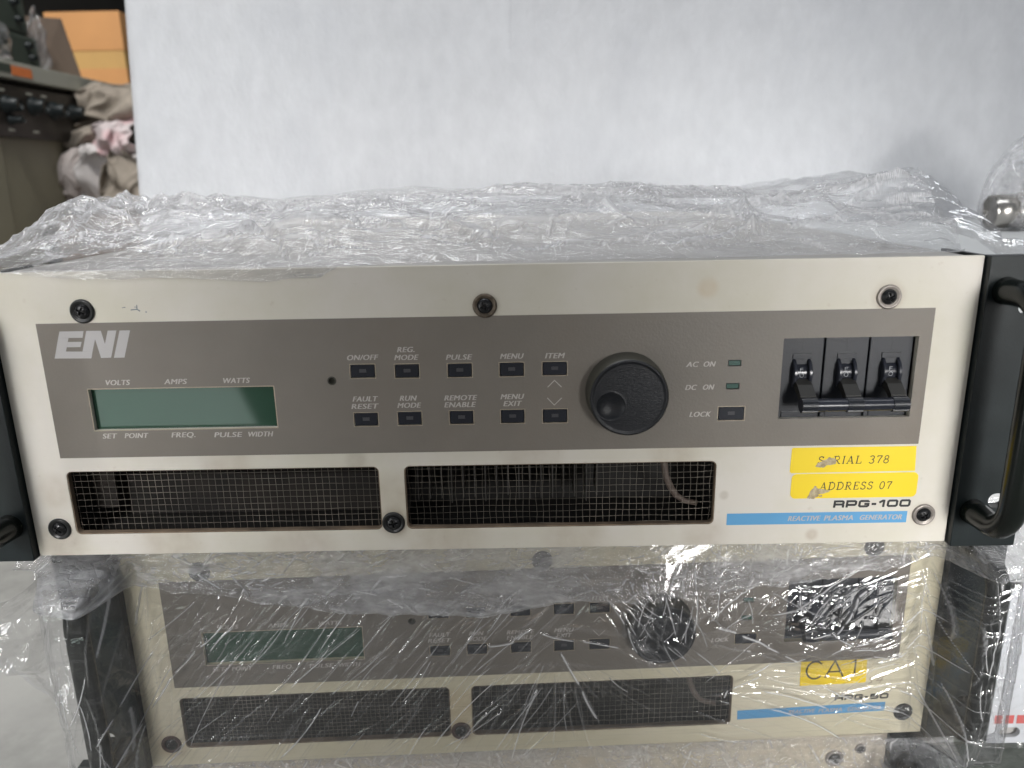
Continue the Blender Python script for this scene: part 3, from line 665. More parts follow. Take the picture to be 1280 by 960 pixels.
def crumple(u, v, layers):
    """layers: (scale_u, scale_v, amplitude, angle, seed)"""
    h = np.zeros_like(u)
    for su, sv, a, an, sd in layers:
        wu = u + smo(u / (su * 1.7), v / (sv * 1.7), sd + 11) * su * 1.1; wv = v + smo(u / (su * 1.7), v / (sv * 1.7), sd + 23) * sv * 1.1
        ru, rv = rot(wu, wv, an); h += a * tri(ru / su, rv / sv, sd)
    return h
def add_creases(h, cr, U, V, lines, rnd, big=9.0, wave=.03):
    """raise tent-shaped pleats along line segments; U, V regular grids (axis 0 = u)."""
    u0, v0 = U[0, 0], V[0, 0]; du, dv = U[1, 0] - u0, V[0, 1] - v0
    for (a, b, c, d, amp, wd) in lines:
        n = max(2, int(math.hypot(c - a, d - b) / 12) + 1); bow = rnd.uniform(-wave, wave) * math.hypot(c - a, d - b)
        m = 4 * wd + abs(bow) + 1
        i0, i1 = int((min(a, c) - m - u0) / du), int((max(a, c) + m - u0) / du) + 1; j0, j1 = int((min(b, d) - m - v0) / dv), int((max(b, d) + m - v0) / dv) + 1
        i0, j0 = max(i0, 0), max(j0, 0); i1, j1 = min(i1, U.shape[0]), min(j1, U.shape[1])
        if i1 <= i0 or j1 <= j0: continue
        uu, vv = U[i0:i1, j0:j1], V[i0:i1, j0:j1]; Ln = math.hypot(c - a, d - b) + 1e-6; tx, ty = (c - a) / Ln, (d - b) / Ln
        s = ((uu - a) * tx + (vv - b) * ty) / Ln; e = -(uu - a) * ty + (vv - b) * tx - bow * 4 * s * (1 - s)
        env = np.clip(s * 6, 0, 1) * np.clip((1 - s) * 6, 0, 1)
        tent = np.clip(1 - np.abs(e) / wd, 0, 1) * env
        h[i0:i1, j0:j1] += amp * tent; cr[i0:i1, j0:j1] = np.maximum(cr[i0:i1, j0:j1], np.clip((tent - .45) * 2.2, 0, 1) * (1.0 if abs(amp) >= big else (rnd.uniform(.04, .25) if rnd.random() < .78 else rnd.uniform(.5, 1)) * min(1, abs(amp) / .3)))
def film(name, P, crease, mat, parent, mask=None):
    nx, ny = P.shape[:2]; idx = np.arange(nx * ny).reshape(nx, ny)
    q = np.stack([idx[:-1, :-1], idx[1:, :-1], idx[1:, 1:], idx[:-1, 1:]], -1).reshape(-1, 4)
    if mask is not None:
        mm = mask[:-1, :-1] & mask[1:, :-1] & mask[1:, 1:] & mask[:-1, 1:]; q = q[mm.reshape(-1)]
    used = np.unique(q); re = -np.ones(nx * ny, int); re[used] = np.arange(len(used)); q = re[q]
    V = P.reshape(-1, 3)[used] * S
    me = bpy.data.meshes.new(name); me.vertices.add(len(V)); me.vertices.foreach_set('co', V.astype(np.float32).ravel())
    me.loops.add(len(q) * 4); me.loops.foreach_set('vertex_index', q.astype(np.int32).ravel())
    me.polygons.add(len(q)); me.polygons.foreach_set('loop_start', np.arange(0, len(q) * 4, 4, dtype=np.int32))
    me.polygons.foreach_set('use_smooth', np.ones(len(q), bool))
    me.update(calc_edges=True); me.validate()
    at = me.attributes.new('crease', 'FLOAT', 'POINT'); at.data.foreach_set('value', crease.reshape(-1)[used].astype(np.float32))
    me.materials.append(M[mat]); o = bpy.data.objects.new(name, me); COL.objects.link(o)
    if parent: o.parent = parent
    return o
def curv(h, k=1.0):
    c = np.zeros_like(h); c[1:-1, :] += np.abs(h[2:, :] - 2 * h[1:-1, :] + h[:-2, :]); c[:, 1:-1] += np.abs(h[:, 2:] - 2 * h[:, 1:-1] + h[:, :-2])
    return np.clip(c * k - .12, 0, 1)
sstep = lambda a, b, x: (lambda t: t * t * (3 - 2 * t))(np.clip((x - a) / (b - a), 0, 1))

# --- wrap bunched over the top of the upper unit
def top_wrap():
    root = thing('plastic_wrap', 'crumpled clear plastic wrap bunched up over the top of the uppermost power supply', 'plastic wrap', (0, 60, 133), 0, 'clear plastic wraps')
    O = np.array([0, 60, 133.0])
    nx, ny = 900, 300
    xs = np.linspace(-300, 252, nx); ts = np.linspace(0, 1, ny)
    X, Tt = np.meshgrid(xs, ts, indexing='ij')
    sil = np.array([(-330, 112), (-277.8, 126.8), (-257.7, 135.5), (-241.4, 139.6), (-223.8, 151.1), (-204.6, 158.5), (-199.3, 159.0), (-192.2, 153.2), (-169.8, 153.6), (-160.4, 157.3), (-138.5, 153.9), (-120.8, 153.2), (-93.7, 157.0), (-75.8, 158.8), (-31.4, 160.6),
                    (12.8, 160.2), (48.2, 159.1), (101.2, 158.2), (127.8, 155.5), (171.9, 156.9), (193.8, 158.2), (215.3, 163.3), (237.0, 165.5), (250.8, 160.6), (262, 152)])
    zs = np.interp(xs, sil[:, 0], sil[:, 1])[:, None]
    fr = np.array([(-300, 124), (-250, 131), (-204.7, 133.3), (-184.7, 131.2), (-167.9, 129.4), (-137.2, 129.9), (-116.8, 129.0), (-96.6, 127.4), (-86.3, 127.8), (-69.2, 128.9), (-60, 133.4), (252, 133.6)])
    zf = np.interp(xs, fr[:, 0], fr[:, 1])[:, None] + .7 * smo(xs / 9, xs * 0, 3)[:, None]
    yf = np.interp(xs, [-300, -60, -40, 120, 205, 252], [-4.6, -1.4, 1.0, 3.0, 8, 60])[:, None] + 1.2 * smo(xs / 14, xs * 0, 5)[:, None]
    yf = np.where(xs[:, None] < -210, -4.9, yf)
    # rows 0..0.06 hang over the front edge, then rise to the ridge at y~110 and run back
    a = np.clip(Tt / .06, 0, 1); g = np.clip((Tt - .06) / .94, 0, 1)
    Y = np.where(Tt < .06, yf + 0 * Tt, yf + (g ** 1.35) * (330 - yf))
    edge = np.maximum(zf, 133.7) + 0 * Tt
    Z = np.where(Tt < .06, zf + (edge - zf) * a, 0)
    gy = np.clip((Y - yf) / (112 - yf), 0, 1)
    rise = edge + (zs - edge) * (1 - (1 - gy) ** 1.8) 
    back = zs - 5 * sstep(130, 330, Y) - 3.0 * smo(X / 60, Y / 40, 9)
    Z = np.where(Tt < .06, Z, np.where(Y < 112, rise, back))
    Z = np.where(X < -212, np.where(Y < 112, Z, Z), Z)
    big = 7.0 * smo(X / 70, Y / 45, 31) * sstep(8, 60, Y) * (1 - sstep(85, 115, Y))
    h = crumple(X, Y * 1.3, [(70, 34, 8.0, .3, 6), (44, 22, 7.0, -.35, 1), (26, 13, 4.2, .5, 2), (15, 8, 2.3, .1, 3), (8, 4.5, 1.1, .7, 4), (5, 3, .45, -.3, 5)])
    amp = sstep(-2, 30, Y) * .95 + .05; amp *= (1 - .35 * sstep(100, 180, Y))
    h = h * amp + big
    cr = np.zeros_like(h); rnd = random.Random(5); lines = []
    for _ in range(520):
        x = rnd.uniform(-290, 245); y = rnd.uniform(4, 150); an = rnd.gauss(0, .5) if rnd.random() < .7 else rnd.uniform(0, pi); ln = rnd.uniform(6, 34)
        lines.append((x, y, x + ln * math.cos(an), y + ln * math.sin(an), rnd.uniform(.5, 1.6) * rnd.choice((1, 1, -1)), rnd.uniform(.8, 2.0)))
    for _ in range(46):
        x = rnd.uniform(-285, 200); y = rnd.uniform(6, 120); an = rnd.gauss(0, .35) if rnd.random() < .6 else rnd.uniform(.4, 2.6); ln = rnd.uniform(30, 95)
        lines.append((x, y, x + ln * math.cos(an), y + ln * math.sin(an) * .7, rnd.uniform(2.0, 4.5) * rnd.choice((1, 1, -1)), rnd.uniform(2.2, 5.0)))
    # creases are laid on a regular x / y copy of the grid
    ry = np.linspace(0, 340, 680); RX, RY = np.meshgrid(xs, ry, indexing='ij'); rh = np.zeros_like(RX); rc = np.zeros_like(RX)
    add_creases(rh, rc, RX, RY, lines, rnd)
    jj = np.clip((Y / 340 * 679).astype(int), 0, 679); ii = np.arange(nx)[:, None] + 0 * jj
    h += rh[ii, jj] * sstep(0, 14, Y); cr = np.maximum(rc[ii, jj] * .9, curv(h, .35)) * sstep(-1, 10, Y)
    ok = Y > 6
    Z = Z + np.where(Tt < .06, .25 * crumple(X, Tt * 120, [(8, 6, 1, 0, 7)]), h)
    Z = np.where((X > -213) & (X < 213) & (Y > -.5), np.maximum(Z, 133.0), Z)
    Y = Y + np.where(Tt < .06, -np.abs(.6 * tri(X / 7, Tt * 30, 8)), 0)
    P = np.stack([X, Y, Z], -1) - O
    xr = np.interp(Y, [0, 10, 60, 110, 340], [206, 212, 224, 236, 300])
    film('bunched_sheet', P, cr, 'film_top', root, (X < xr))
    # loose twisted tail at the right
    path = [(222, 108, 158), (232, 104, 157), (241, 96, 151), (249, 86, 143), (255, 74, 135), (258, 64, 129.5), (259, 56, 129), (262, 50, 128), (270, 48, 130)]
    rad = [4, 8, 7.5, 6, 5, 4.2, 4.0, 5.2, 3]
    n = 120; seg = 72; pp = np.array(path, float); q = np.linspace(0, len(path) - 1, n)
    C = np.stack([np.interp(q, range(len(path)), pp[:, k]) for k in range(3)], -1); Rr = np.interp(q, range(len(path)), rad)
    A = np.linspace(0, 2 * pi, seg); QQ, AA = np.meshgrid(q, A, indexing='ij')
    tw = AA + QQ * .9
    rr = Rr[:, None] * (1 + .55 * tri(QQ * 1.1, np.cos(tw) * 2 + 3, 41) + .6 * tri(np.sin(tw) * 3 + 5, QQ * .6 + np.cos(tw) * 2, 42) + .25 * tri(QQ * 4, np.sin(tw) * 4 + 9, 43))
    d = np.gradient(C, axis=0); d /= np.linalg.norm(d, axis=1)[:, None]; up = np.cross(d, [0, 1, 0]); up /= np.linalg.norm(up, axis=1)[:, None]; w = np.cross(d, up)
    P = C[:, None, :] + rr[..., None] * (np.cos(AA)[..., None] * up[:, None, :] + .75 * np.sin(AA)[..., None] * w[:, None, :]) - O
    film('twisted_tail', P, curv(rr, .12), 'film_clear', root)
top_wrap()

# --- wrap stretched over the middle unit (unit-local coordinates)
BAND = np.array([(-262, 128), (-241.8, 127.2), (-227.8, 119.2), (-192.4, 112.0), (-151.9, 102.7), (-105.0, 93.4), (-72.9, 91.0), (-32.4, 86.9), (-3.7, 92.6), (33.2, 96.5), (66.1, 98.7), (132.5, 99.6), (185.9, 108.4), (220.2, 118.8), (250, 126)])
def front_base(X, Z):
    y = -3.0 - 2.0 * smo(X / 60, Z / 40, 77)
    r = np.hypot(X - 61.7, Z - 75.7); y = np.minimum(y, -12.6 + 9 * sstep(18.5, 58, r) ** .8 + .0 * r)
    rb = np.hypot(np.maximum(np.abs(X - 159) - 22, 0), np.maximum(np.abs(Z - 70.5) - 3, 0)); y = np.minimum(y, -13.6 + 10.5 * sstep(2, 26, rb))
    ax = np.abs(X); hz = sstep(-4, 11, Z) * (1 - sstep(121, 133, Z))
    t = sstep(201, 214, ax) * (1 - .75 * sstep(230, 247, ax)); y = y * (1 - t) + t * (-5.5 - 32.5 * hz)
    return y
def front_wrap():
    root = thing('plastic_wrap', 'clear plastic wrap stretched in diagonal creases over the middle power supply front', 'plastic wrap', (24.73, 28.68, -137.08), .0424, 'clear plastic wraps')
    nx, nz = 1400, 385; xs = np.linspace(-247, 247, nx); zs = np.linspace(-4, 131, nz); X, Z = np.meshgrid(xs, zs, indexing='ij')
    y = front_base(X, Z); rnd = random.Random(11); h = np.zeros_like(X); cr = np.zeros_like(X); lines = []
    for _ in range(330):   # diagonal pull on the left
        a = math.radians(rnd.gauss(50, 7)); ln = rnd.uniform(14, 70); x = rnd.uniform(-215, -10); z = rnd.uniform(-10, 85)
        lines.append((x, z, x + ln * math.cos(a), z + ln * math.sin(a), rnd.choice((.12, .2, .3, .42)), rnd.uniform(.5, .95)))
    for _ in range(42):    # fan spreading down from a pinch beside the dial
        a = math.radians(-90 + rnd.uniform(-62, 62)); r0 = rnd.uniform(3, 26); r1 = r0 + rnd.uniform(18, 60); x, z = 8 + rnd.gauss(0, 4), 68 + rnd.gauss(0, 3)
        lines.append((x + r0 * math.cos(a), z + r0 * math.sin(a), x + r1 * math.cos(a), z + r1 * math.sin(a), rnd.choice((.14, .22, .35)), rnd.uniform(.5, .9)))
    for _ in range(70):    # steep pulls off the dial
        a = math.radians(rnd.gauss(78, 13)); ln = rnd.uniform(10, 30); x = rnd.uniform(38, 112); z = rnd.uniform(66, 100)
        lines.append((x, z, x + ln * math.cos(a), z + ln * math.sin(a), rnd.choice((.25, .4, .6)), rnd.uniform(.45, .8)))
    for _ in range(60):    # falling creases over the dial
        a = math.radians(rnd.gauss(-50, 12)); ln = rnd.uniform(12, 40); x = rnd.uniform(30, 80); z = rnd.uniform(60, 105)
        lines.append((x, z, x + ln * math.cos(a), z + ln * math.sin(a), rnd.choice((.25, .4, .6)), rnd.uniform(.5, .9)))
    for _ in range(130):    # long shallow pulls to the right handle
        a = math.radians(rnd.gauss(-16, 7) if rnd.random() < .45 else rnd.gauss(24, 9)); ln = rnd.uniform(18, 70); x = rnd.uniform(75, 205); z = rnd.uniform(5, 100)
        lines.append((x, z, x + ln * math.cos(a), z + ln * math.sin(a), rnd.choice((.14, .22, .36, .5)), rnd.uniform(.5, 1.1)))
    for _ in range(110):    # steep creases down the handles
        sg = rnd.choice((-1, 1)); a = math.radians(rnd.gauss(90 + sg * 8, 9)); ln = rnd.uniform(14, 55); x = sg * rnd.uniform(200, 240); z = rnd.uniform(0, 95)
        lines.append((x, z, x + ln * math.cos(a), z + ln * math.sin(a), rnd.choice((.3, .5, .7)), rnd.uniform(.5, 1.0)))
    for _ in range(60):
        x = rnd.uniform(110, 190); z = rnd.uniform(60, 100); a = math.radians(rnd.gauss(45, 22)); ln = rnd.uniform(5, 20)
        lines.append((x, z, x + ln * math.cos(a), z + ln * math.sin(a), rnd.choice((.3, .5, .7)), rnd.uniform(.5, 1.0)))
    def poly(pts, amp, wd):
        for (a, b), (c, d) in zip(pts, pts[1:]): lines.append((a, b, c + (c - a) * .05, d + (d - b) * .05, amp, wd))
    poly([(-218, 20), (-205, 41), (-192.8, 59.1), (-178.2, 74.0), (-163.2, 88.6)], 1.2, 1.1); poly([(-217.5, 44.4), (-209.9, 56.8), (-199.3, 75.0)], .9, .8)
    poly([(137.8, 71.7), (148.9, 75.0), (151.5, 71.7), (160.6, 66.5), (169.6, 68.3), (177.9, 70.5)], 1.0, .7); poly([(150.7, 73.6), (154.8, 79.2), (160.4, 85.2), (164.4, 90.7), (169.8, 93.6)], 1.3, 1.1); poly([(158.5, 63.7), (176.4, 63.2)], 1.0, .8)
    poly([(108, 44), (124, 53), (138, 60)], .9, .8); poly([(98, 30), (100, 36), (118, 44)], .9, .8); poly([(176, 54), (190, 60), (205, 67)], 1.1, 1.0); poly([(176, 50), (196, 58), (212, 63)], .9, .8)
    poly([(88, 80), (102, 72), (126, 60), (134, 56)], .8, 1.6); poly([(-3, 76), (18, 71), (40, 70)], .8, .9); poly([(8, 66), (20, 42), (30, 20)], .9, 1.4); poly([(-30, 69), (-14, 71), (-6, 78)], 1, 1.2)
    add_creases(h, cr, X, Z, lines, rnd, .8, .07)  # tallest pleats turn fully white: milky folds plus glare put into the colour
    dense = .35 + .65 * sstep(25, 90, Z + .12 * X)
    rough = crumple(X, Z, [(26, 14, 1.6, .7, 61), (13, 6, .8, .8, 62), (6, 3, .32, .5, 63)]) * dense
    knobz = np.exp(-((X - 61) / 26) ** 2 - ((Z - 76) / 24) ** 2); hnd = sstep(196, 212, np.abs(X))
    rough += crumple(X, Z, [(10, 22, 2.2, .2, 64), (5, 11, 1.0, -.3, 65)]) * np.clip(knobz * .5 + hnd * .35, 0, 1)
    d = h + np.abs(rough)
    P = np.stack([X, y - d, Z], -1)
    film('stretched_sheet', P, np.maximum(cr, curv(d, .5)), 'film_front', root)
    # bunched band along the top
    nx, nt = 1000, 170; xs = np.linspace(-256, 240, nx); ts = np.linspace(0, 1, nt); X, Tt = np.meshgrid(xs, ts, indexing='ij')
    zb = np.interp(xs, BAND[:, 0], BAND[:, 1])[:, None] + 1.5 * smo(xs / 11, xs * 0, 15)[:, None] + .8 * tri(xs / 4, xs * 0, 16)[:, None]
    zt = np.interp(xs, [-256, -236, 205, 240], [131, 133.2, 133.4, 130])[:, None]
    Z = zb + (np.maximum(zt, zb + 2) - zb) * Tt
    h = crumple(X, Z, [(34, 12, 3.6, .06, 71), (17, 6, 2.0, -.12, 72), (8, 3.2, 1.1, .2, 73), (4, 1.8, .5, -.2, 74)])
    cr = np.zeros_like(h); rl = []
    for _ in range(420):
        x = rnd.uniform(-250, 230); z = rnd.uniform(86, 133); a = rnd.gauss(.08, .45); ln = rnd.uniform(3, 18)
        rl.append((x, z, x + ln * math.cos(a), z + ln * math.sin(a), rnd.uniform(.3, .9), rnd.uniform(.4, .8)))
    for _ in range(90):
        x = rnd.uniform(40, 215); z = rnd.uniform(98, 125); a = rnd.gauss(1.4, .25); ln = rnd.uniform(4, 12)
        rl.append((x, z, x + ln * math.cos(a), z + ln * math.sin(a), rnd.uniform(.3, .8), rnd.uniform(.35, .6)))
    rz = np.linspace(80, 136, 170); RX, RZ = np.meshgrid(xs, rz, indexing='ij'); rh = np.zeros_like(RX); rc = np.zeros_like(RX); add_creases(rh, rc, RX, RZ, rl, rnd)
    jj = np.clip(((Z - 80) / 56 * 169).astype(int), 0, 169); ii = np.arange(nx)[:, None] + 0 * jj
    h = np.abs(h) + rh[ii, jj]
    roll = 2.6 * np.exp(-((Tt - .06) / .05) ** 2)
    Y = front_base(X, Z) - 2.2 - h - roll
    tuck = sstep(.80, 1.0, Tt); Y = Y * (1 - tuck) + tuck * (-3.2 - .35 * h)
    P = np.stack([X, Y, Z], -1)
    film('bunched_band', P, np.maximum(rc[ii, jj] * .9, curv(h, .6)), 'film_band', root)
    # loose flap hanging beside the left handle
    nu, nv = 260, 320; U, V = np.meshgrid(np.linspace(0, 1, nu), np.linspace(0, 1, nv), indexing='ij')
    zt = 125 - 14 * U + 5 * smo(U * 4, V * 0, 3); zb = 18 + 30 * U + 14 * U * U + 7 * smo(U * 5, V * 0, 19)
    Z = zb + (zt - zb) * V
    wide = np.interp(V, [0, .1, .3, .6, .9, 1], [12, 24, 36, 38, 36, 30]); X = -237 - U * wide + 2.5 * smo(V * 6, U * 3, 5)
    Y = -8 + 12 * np.sin(U * 4 + V * 2) * .6 + crumple(U * 60, V * 110, [(30, 26, 14, .5, 81), (16, 12, 6.5, -.6, 82), (8, 6, 2.4, .3, 83), (3.5, 3, .5, 0, 84)])
    Y = Y * sstep(0, .12, U) + (-8) * (1 - sstep(0, .12, U))
    X = X + 3 * tri(U * 4, V * 7, 86) * sstep(0, .2, U)
    film('loose_flap', np.stack([X, Y, Z], -1), curv(Y, .12), 'film_clear', root)
front_wrap()

def low_wrap():
    root = thing('plastic_wrap', 'clear plastic wrap with fine pleats over the bottom power supply', 'plastic wrap', (9.5, 36.5, -275.0), .030, 'clear plastic wraps')
    nx, nz = 900, 150; xs = np.linspace(-246, 247, nx); zs = np.linspace(60, 134.2, nz); X, Z = np.meshgrid(xs, zs, indexing='ij'); rnd = random.Random(21)
    h = np.zeros_like(X); cr = np.zeros_like(X); lines = []
    for _ in range(700):
        a = math.radians(rnd.choice((58, 125, 100, -30)) + rnd.gauss(0, 14)); ln = rnd.uniform(4, 22); x = rnd.uniform(-240, 240); z = rnd.uniform(95, 134)
        lines.append((x, z, x + ln * math.cos(a), z + ln * math.sin(a), rnd.uniform(.2, .7), rnd.uniform(.5, 1.0)))
    add_creases(h, cr, X, Z, lines, rnd)
    h += np.abs(crumple(X, Z, [(22, 12, 1.8, .9, 91), (10, 5, .9, -.6, 92), (5, 2.5, .4, .3, 93)]))
    y = -3.2 - 2.8 * sstep(208, 214, np.abs(X)) - h * (1 - .7 * sstep(128, 134, Z))
    # cover the upper bolts and handle mounts
    y = np.minimum(y, np.where(np.abs(X) > 208, -5 - 35 * (1 - sstep(117, 132, Z)) , y))
    film('pleated_sheet', np.stack([X, y, Z], -1), np.maximum(cr, curv(h, .5)), 'film_band', root)
low_wrap()

# ------------------------------------------------------------------ background
# foam-wrapped box standing behind the stack
fb = thing('foam_wrapped_box', 'tall box wrapped in white foam sheet behind the stack', 'wrapped box', (300, 600, -280))
def foam_box():
    X0, X1, yf, yb, z0, z1 = -373, 900, 475, 800, -280, 560; r = 16
    prof = []
    for k in range(60): prof.append((X0, yb - (yb - yf - r) * k / 60))
    for k in range(13): a = k / 12 * pi / 2; prof.append((X0 + r - r * math.cos(a), yf + r - r * math.sin(a)))
    for k in range(1, 181): prof.append((X0 + r + (X1 - X0 - 2 * r) * k / 180, yf))
    for k in range(1, 13): a = k / 12 * pi / 2; prof.append((X1 - r + r * math.sin(a), yf + r - r * math.cos(a)))
    prof.append((X1, yb))
    nz = 110; v = []; f = []
    for j in range(nz + 1):
        z = z0 + (z1 - z0) * j / nz
        for i, (x, y) in enumerate(prof):
            w = noise.noise((x * .012, z * .004, 1.3)) * 2.6 + noise.noise((x * .05, z * .012, 4.1)) * .8
            lean = -(z - 140) * .07 * max(0, min(1, (-250 - x) / 100)) * -1
            v.append((x + lean - 300, y - w - 600, z + 280))
    n = len(prof)
    for j in range(nz):
        for i in range(n - 1): f.append((j * n + i, j * n + i + 1, (j + 1) * n + i + 1, (j + 1) * n + i))
    f.append(tuple(nz * n + i for i in range(n)))
    mk('foam_sheet', v, f, 'foam', fb, True)
    v = []; f = []; m = 60; xs = [14 - 260 * (k / 40) for k in range(41)]
    for layer in (0, 1):
        for j in range(nz + 1):
            z = z0 + (z1 - z0) * j / nz
            for k, x in enumerate(xs):
                w = noise.noise((x * .012, z * .004, 1.3)) * 2.6 + noise.noise((x * .05, z * .012, 4.1)) * .8
                lift = .12 - 1.2 * max(0, (k - 30) / 10) + .25 * math.exp(-k / 7.0); xx = x + 1.5 * noise.noise((3, z * .015, 2))
                v.append((xx - 300, yf - w - lift - 600 + (0 if layer == 0 else .3), z + 280))
    n = 41; q = (nz + 1) * n
    for j in range(nz):
        for k in range(n - 1): f.append((j * n + k, (j + 1) * n + k, (j + 1) * n + k + 1, j * n + k + 1)); f.append((q + j * n + k, q + j * n + k + 1, q + (j + 1) * n + k + 1, q + (j + 1) * n + k))
        f.append((j * n, q + j * n, q + (j + 1) * n, (j + 1) * n))
    autosmooth(mk('foam_flap', v, f, 'foam', fb), 40)
foam_box()

# left: storage shelf with machine cabinet under it
XS = -600
cab = thing('machine_cabinet', 'beige machine cabinet with dark knob panel under the grey shelf', 'cabinet', (-800, 900, -280))
def rel(o, mb): mb.v = [(x - o[0], y - o[1], z - o[2]) for x, y, z in mb.v]; return mb
co = (-800, 900, -280)
mb = MB(); mb.box(-1000, -612, 560, 1300, -280, 288, b=4); rel(co, mb).build('cabinet_body', 'cabinet', cab)
mb = MB(); mb.box(-640, -602, 560, 640, -279, 222, b=3); rel(co, mb).build('corner_post', 'cabinet', cab)
mb = MB(); mb.box(-611, -603, 640, 1000, 224, 287, b=2); pn = rel(co, mb).build('knob_panel', 'cab_panel', cab)
for y, z, r in ((665, 262, 11), (720, 264, 12), (765, 262, 12), (812, 263, 11), (668, 245, 6)):
    mb = MB(); mb.lathe(-603, y, z, [(r, 0), (r, 4), (r * .75, 5), (r * .7, 16), (r * .6, 17)], 24, axis='x'); rel(co, mb).build('panel_knob', 'black', pn, True)
for y, z in ((668, 233), (718, 233), (660, 279), (716, 279), (748, 279)):
    mb = MB(); mb.box(-602.9, -602.5, y - 6, y + 6, z - 1.4, z + 1.4); rel(co, mb).build('panel_mark', 'shelf', pn)
mb = MB(); mb.box(-606, -600, 700, 860, 60, 108, b=1); rel(co, mb).build('lower_slot', 'cavity', cab)
sh = thing('storage_shelf', 'pale grey metal shelf edge with orange tag above the beige cabinet', 'shelf', (-800, 900, 294))
so = (-800, 900, 294)
mb = MB(); mb.box(-1000, -600, 480, 1180, 294, 314.5, b=1.5); rel(so, mb).build('shelf_board', 'shelf', sh)
mb = MB(); mb.box(-599.9, -598.9, 683, 724, 298, 309, b=.3); rel(so, mb).build('orange_tag', 'orange_tag', sh)
mb = MB(); mb.box(-599.9, -599.3, 655, 682, 300, 310); rel(so, mb).build('dark_tag', 'green_case', sh)
# green-grey cases stacked on the shelf
def case(z0, z1, y0, y1, label, x1=-618):
    o = (-700, (y0 + y1) / 2, z0); r = thing('equipment_case', label, 'equipment case', o, 0, 'dark green cases on the shelf')
    mb = MB(); mb.box(-800, x1, y0, y1, z0, z1, b=4); rel(o, mb).build('case_body', 'green_case', r)
    for k in (0, 1):
        mb = MB(); mb.lathe(x1, y1 - 22 - k * 5, z0 + (z1 - z0) * (.32 + .36 * k), [(5, -1), (5, 4), (3.5, 5), (3, 9)], 16, axis='x'); rel(o, mb).build('case_knob', 'black', r, True)
case(315, 355, 560, 782, 'lower dark green equipment case standing on the shelf')
case(356, 410, 555, 772, 'upper dark green equipment case stacked on the lower one', -622)
o = (-640, 820, 315); bd = MB()
v0 = [(-630, 795, 315), (-618, 882, 315), (-630, 872, 396), (-645, 790, 386)]
bd.add([(*p,) for p in v0] + [(p[0] - 7, p[1] + 2, p[2]) for p in v0], [(0, 1, 2, 3), (7, 6, 5, 4), (0, 4, 5, 1), (1, 5, 6, 2), (2, 6, 7, 3), (3, 7, 4, 0)])
b_ = tag(rel(o, bd).build('fibre_board', 'board'), 'brown board leaning between the dark cases and the orange box', 'board'); b_.location = Vector(o) * S
ob = thing('cardboard_box', 'orange cardboard box at the far end of the shelf', 'cardboard box', (-700, 930, 315)); oo = (-700, 930, 315)
mb = MB(); mb.box(-726, -606, 1000, 1120, 315, 345, b=1); mb.box(-726, -606, 1000, 1120, 372, 430, b=1); rel(oo, mb).build('carton', 'orange_box', ob)
mb = MB(); mb.box(-725, -606.8, 1001, 1119, 345.2, 371.8); rel(oo, mb).build('carton_band', 'orange_band', ob)
def blob_film(name, loc, rad, mat, seed, label=None, parent=None):
    nu, nv = 90, 60; U, V = np.meshgrid(np.linspace(0, 2 * pi, nu), np.linspace(.02, pi - .02, nv), indexing='ij')
    r = 1 + .5 * tri(np.cos(U) * 2.2 + 5, V * 2 + np.sin(U) * 1.5, seed) + .3 * tri(np.sin(U) * 4 + 8, V * 4 + np.cos(U) * 2, seed + 1)
    P = np.stack([rad[0] * r * np.sin(V) * np.cos(U), rad[1] * r * np.sin(V) * np.sin(U), rad[2] * r * np.cos(V)], -1)
    P[..., 2] = np.maximum(P[..., 2], -rad[2] * .95)
    o = film(name, P, curv(r, 3), mat, parent); o.location = Vector(loc) * S
    return o
tag(blob_film('plastic_bag', (-610, 668, 337), (14, 42, 22), 'film_loose', 5), 'shiny clear plastic bag bundled on the shelf before the dark cases', 'plastic bag')
tag(blob_film('plastic_bag', (-622, 790, 350), (12, 16, 38), 'film_loose', 15), 'narrow shiny plastic bag squeezed beside the leaning brown board', 'plastic bag')

# soiled work gloves and rags heaped in front of the cabinet
def rag(loc, size, mat, seed, label, rz=0.0):
    """a crumpled square of cotton: big overlapping folds, a hem edge, finer wrinkles"""
    n = 170; U, V = np.meshgrid(np.linspace(0, 1, n), np.linspace(0, 1, n), indexing='ij'); a, b, c = size
    w = lambda f, k: smo(U * f + k * 3.1, V * f + k * 1.7, seed * 10 + k)
    X = a * 2.0 * (U - .5) + a * 1.0 * w(2.3, 1) + a * .35 * w(5.1, 2)
    Y = b * 1.5 * (w(2.1, 3) + .5 * w(4.6, 4)) + b * .5 * (V - .5)
    Zz = c * 1.9 * (V - .5) + c * 1.1 * w(2.2, 5) + c * .45 * w(4.8, 6)
    fold = 1 - 2 * np.abs(w(6.5, 7)) * 2; Y = Y - b * .16 * fold + b * .10 * w(13, 8)
    rr = np.hypot(X / a, Zz / c); Y = Y + b * .5 * np.clip(rr, 0, 1.6) ** 2
    o = film('rag', np.stack([X, Y, Zz], -1), np.zeros_like(X), mat, None); o.location = Vector(loc) * S; o.rotation_euler = (0, 0, rz)
    m = o.modifiers.new('thickness', 'SOLIDIFY'); m.thickness = .0016
    return tag(o, label, 'rag', 'rags heaped by the cabinet')
rag((-560, 800, 272), (50, 40, 27), 'rag_brown', 1, 'grey brown rag on the very top of the heap')
rag((-590, 790, 236), (46, 40, 30), 'rag_brown', 2, 'soiled grey brown rag in the upper middle of the heap, above the white one')
rag((-606, 775, 190), (20, 20, 36), 'rag_blush', 3, 'pale pinkish glove cuff hanging out at the left of the heap')
rag((-566, 790, 180), (36, 30, 46), 'rag_white', 4, 'white cotton rag in the lower middle of the heap')
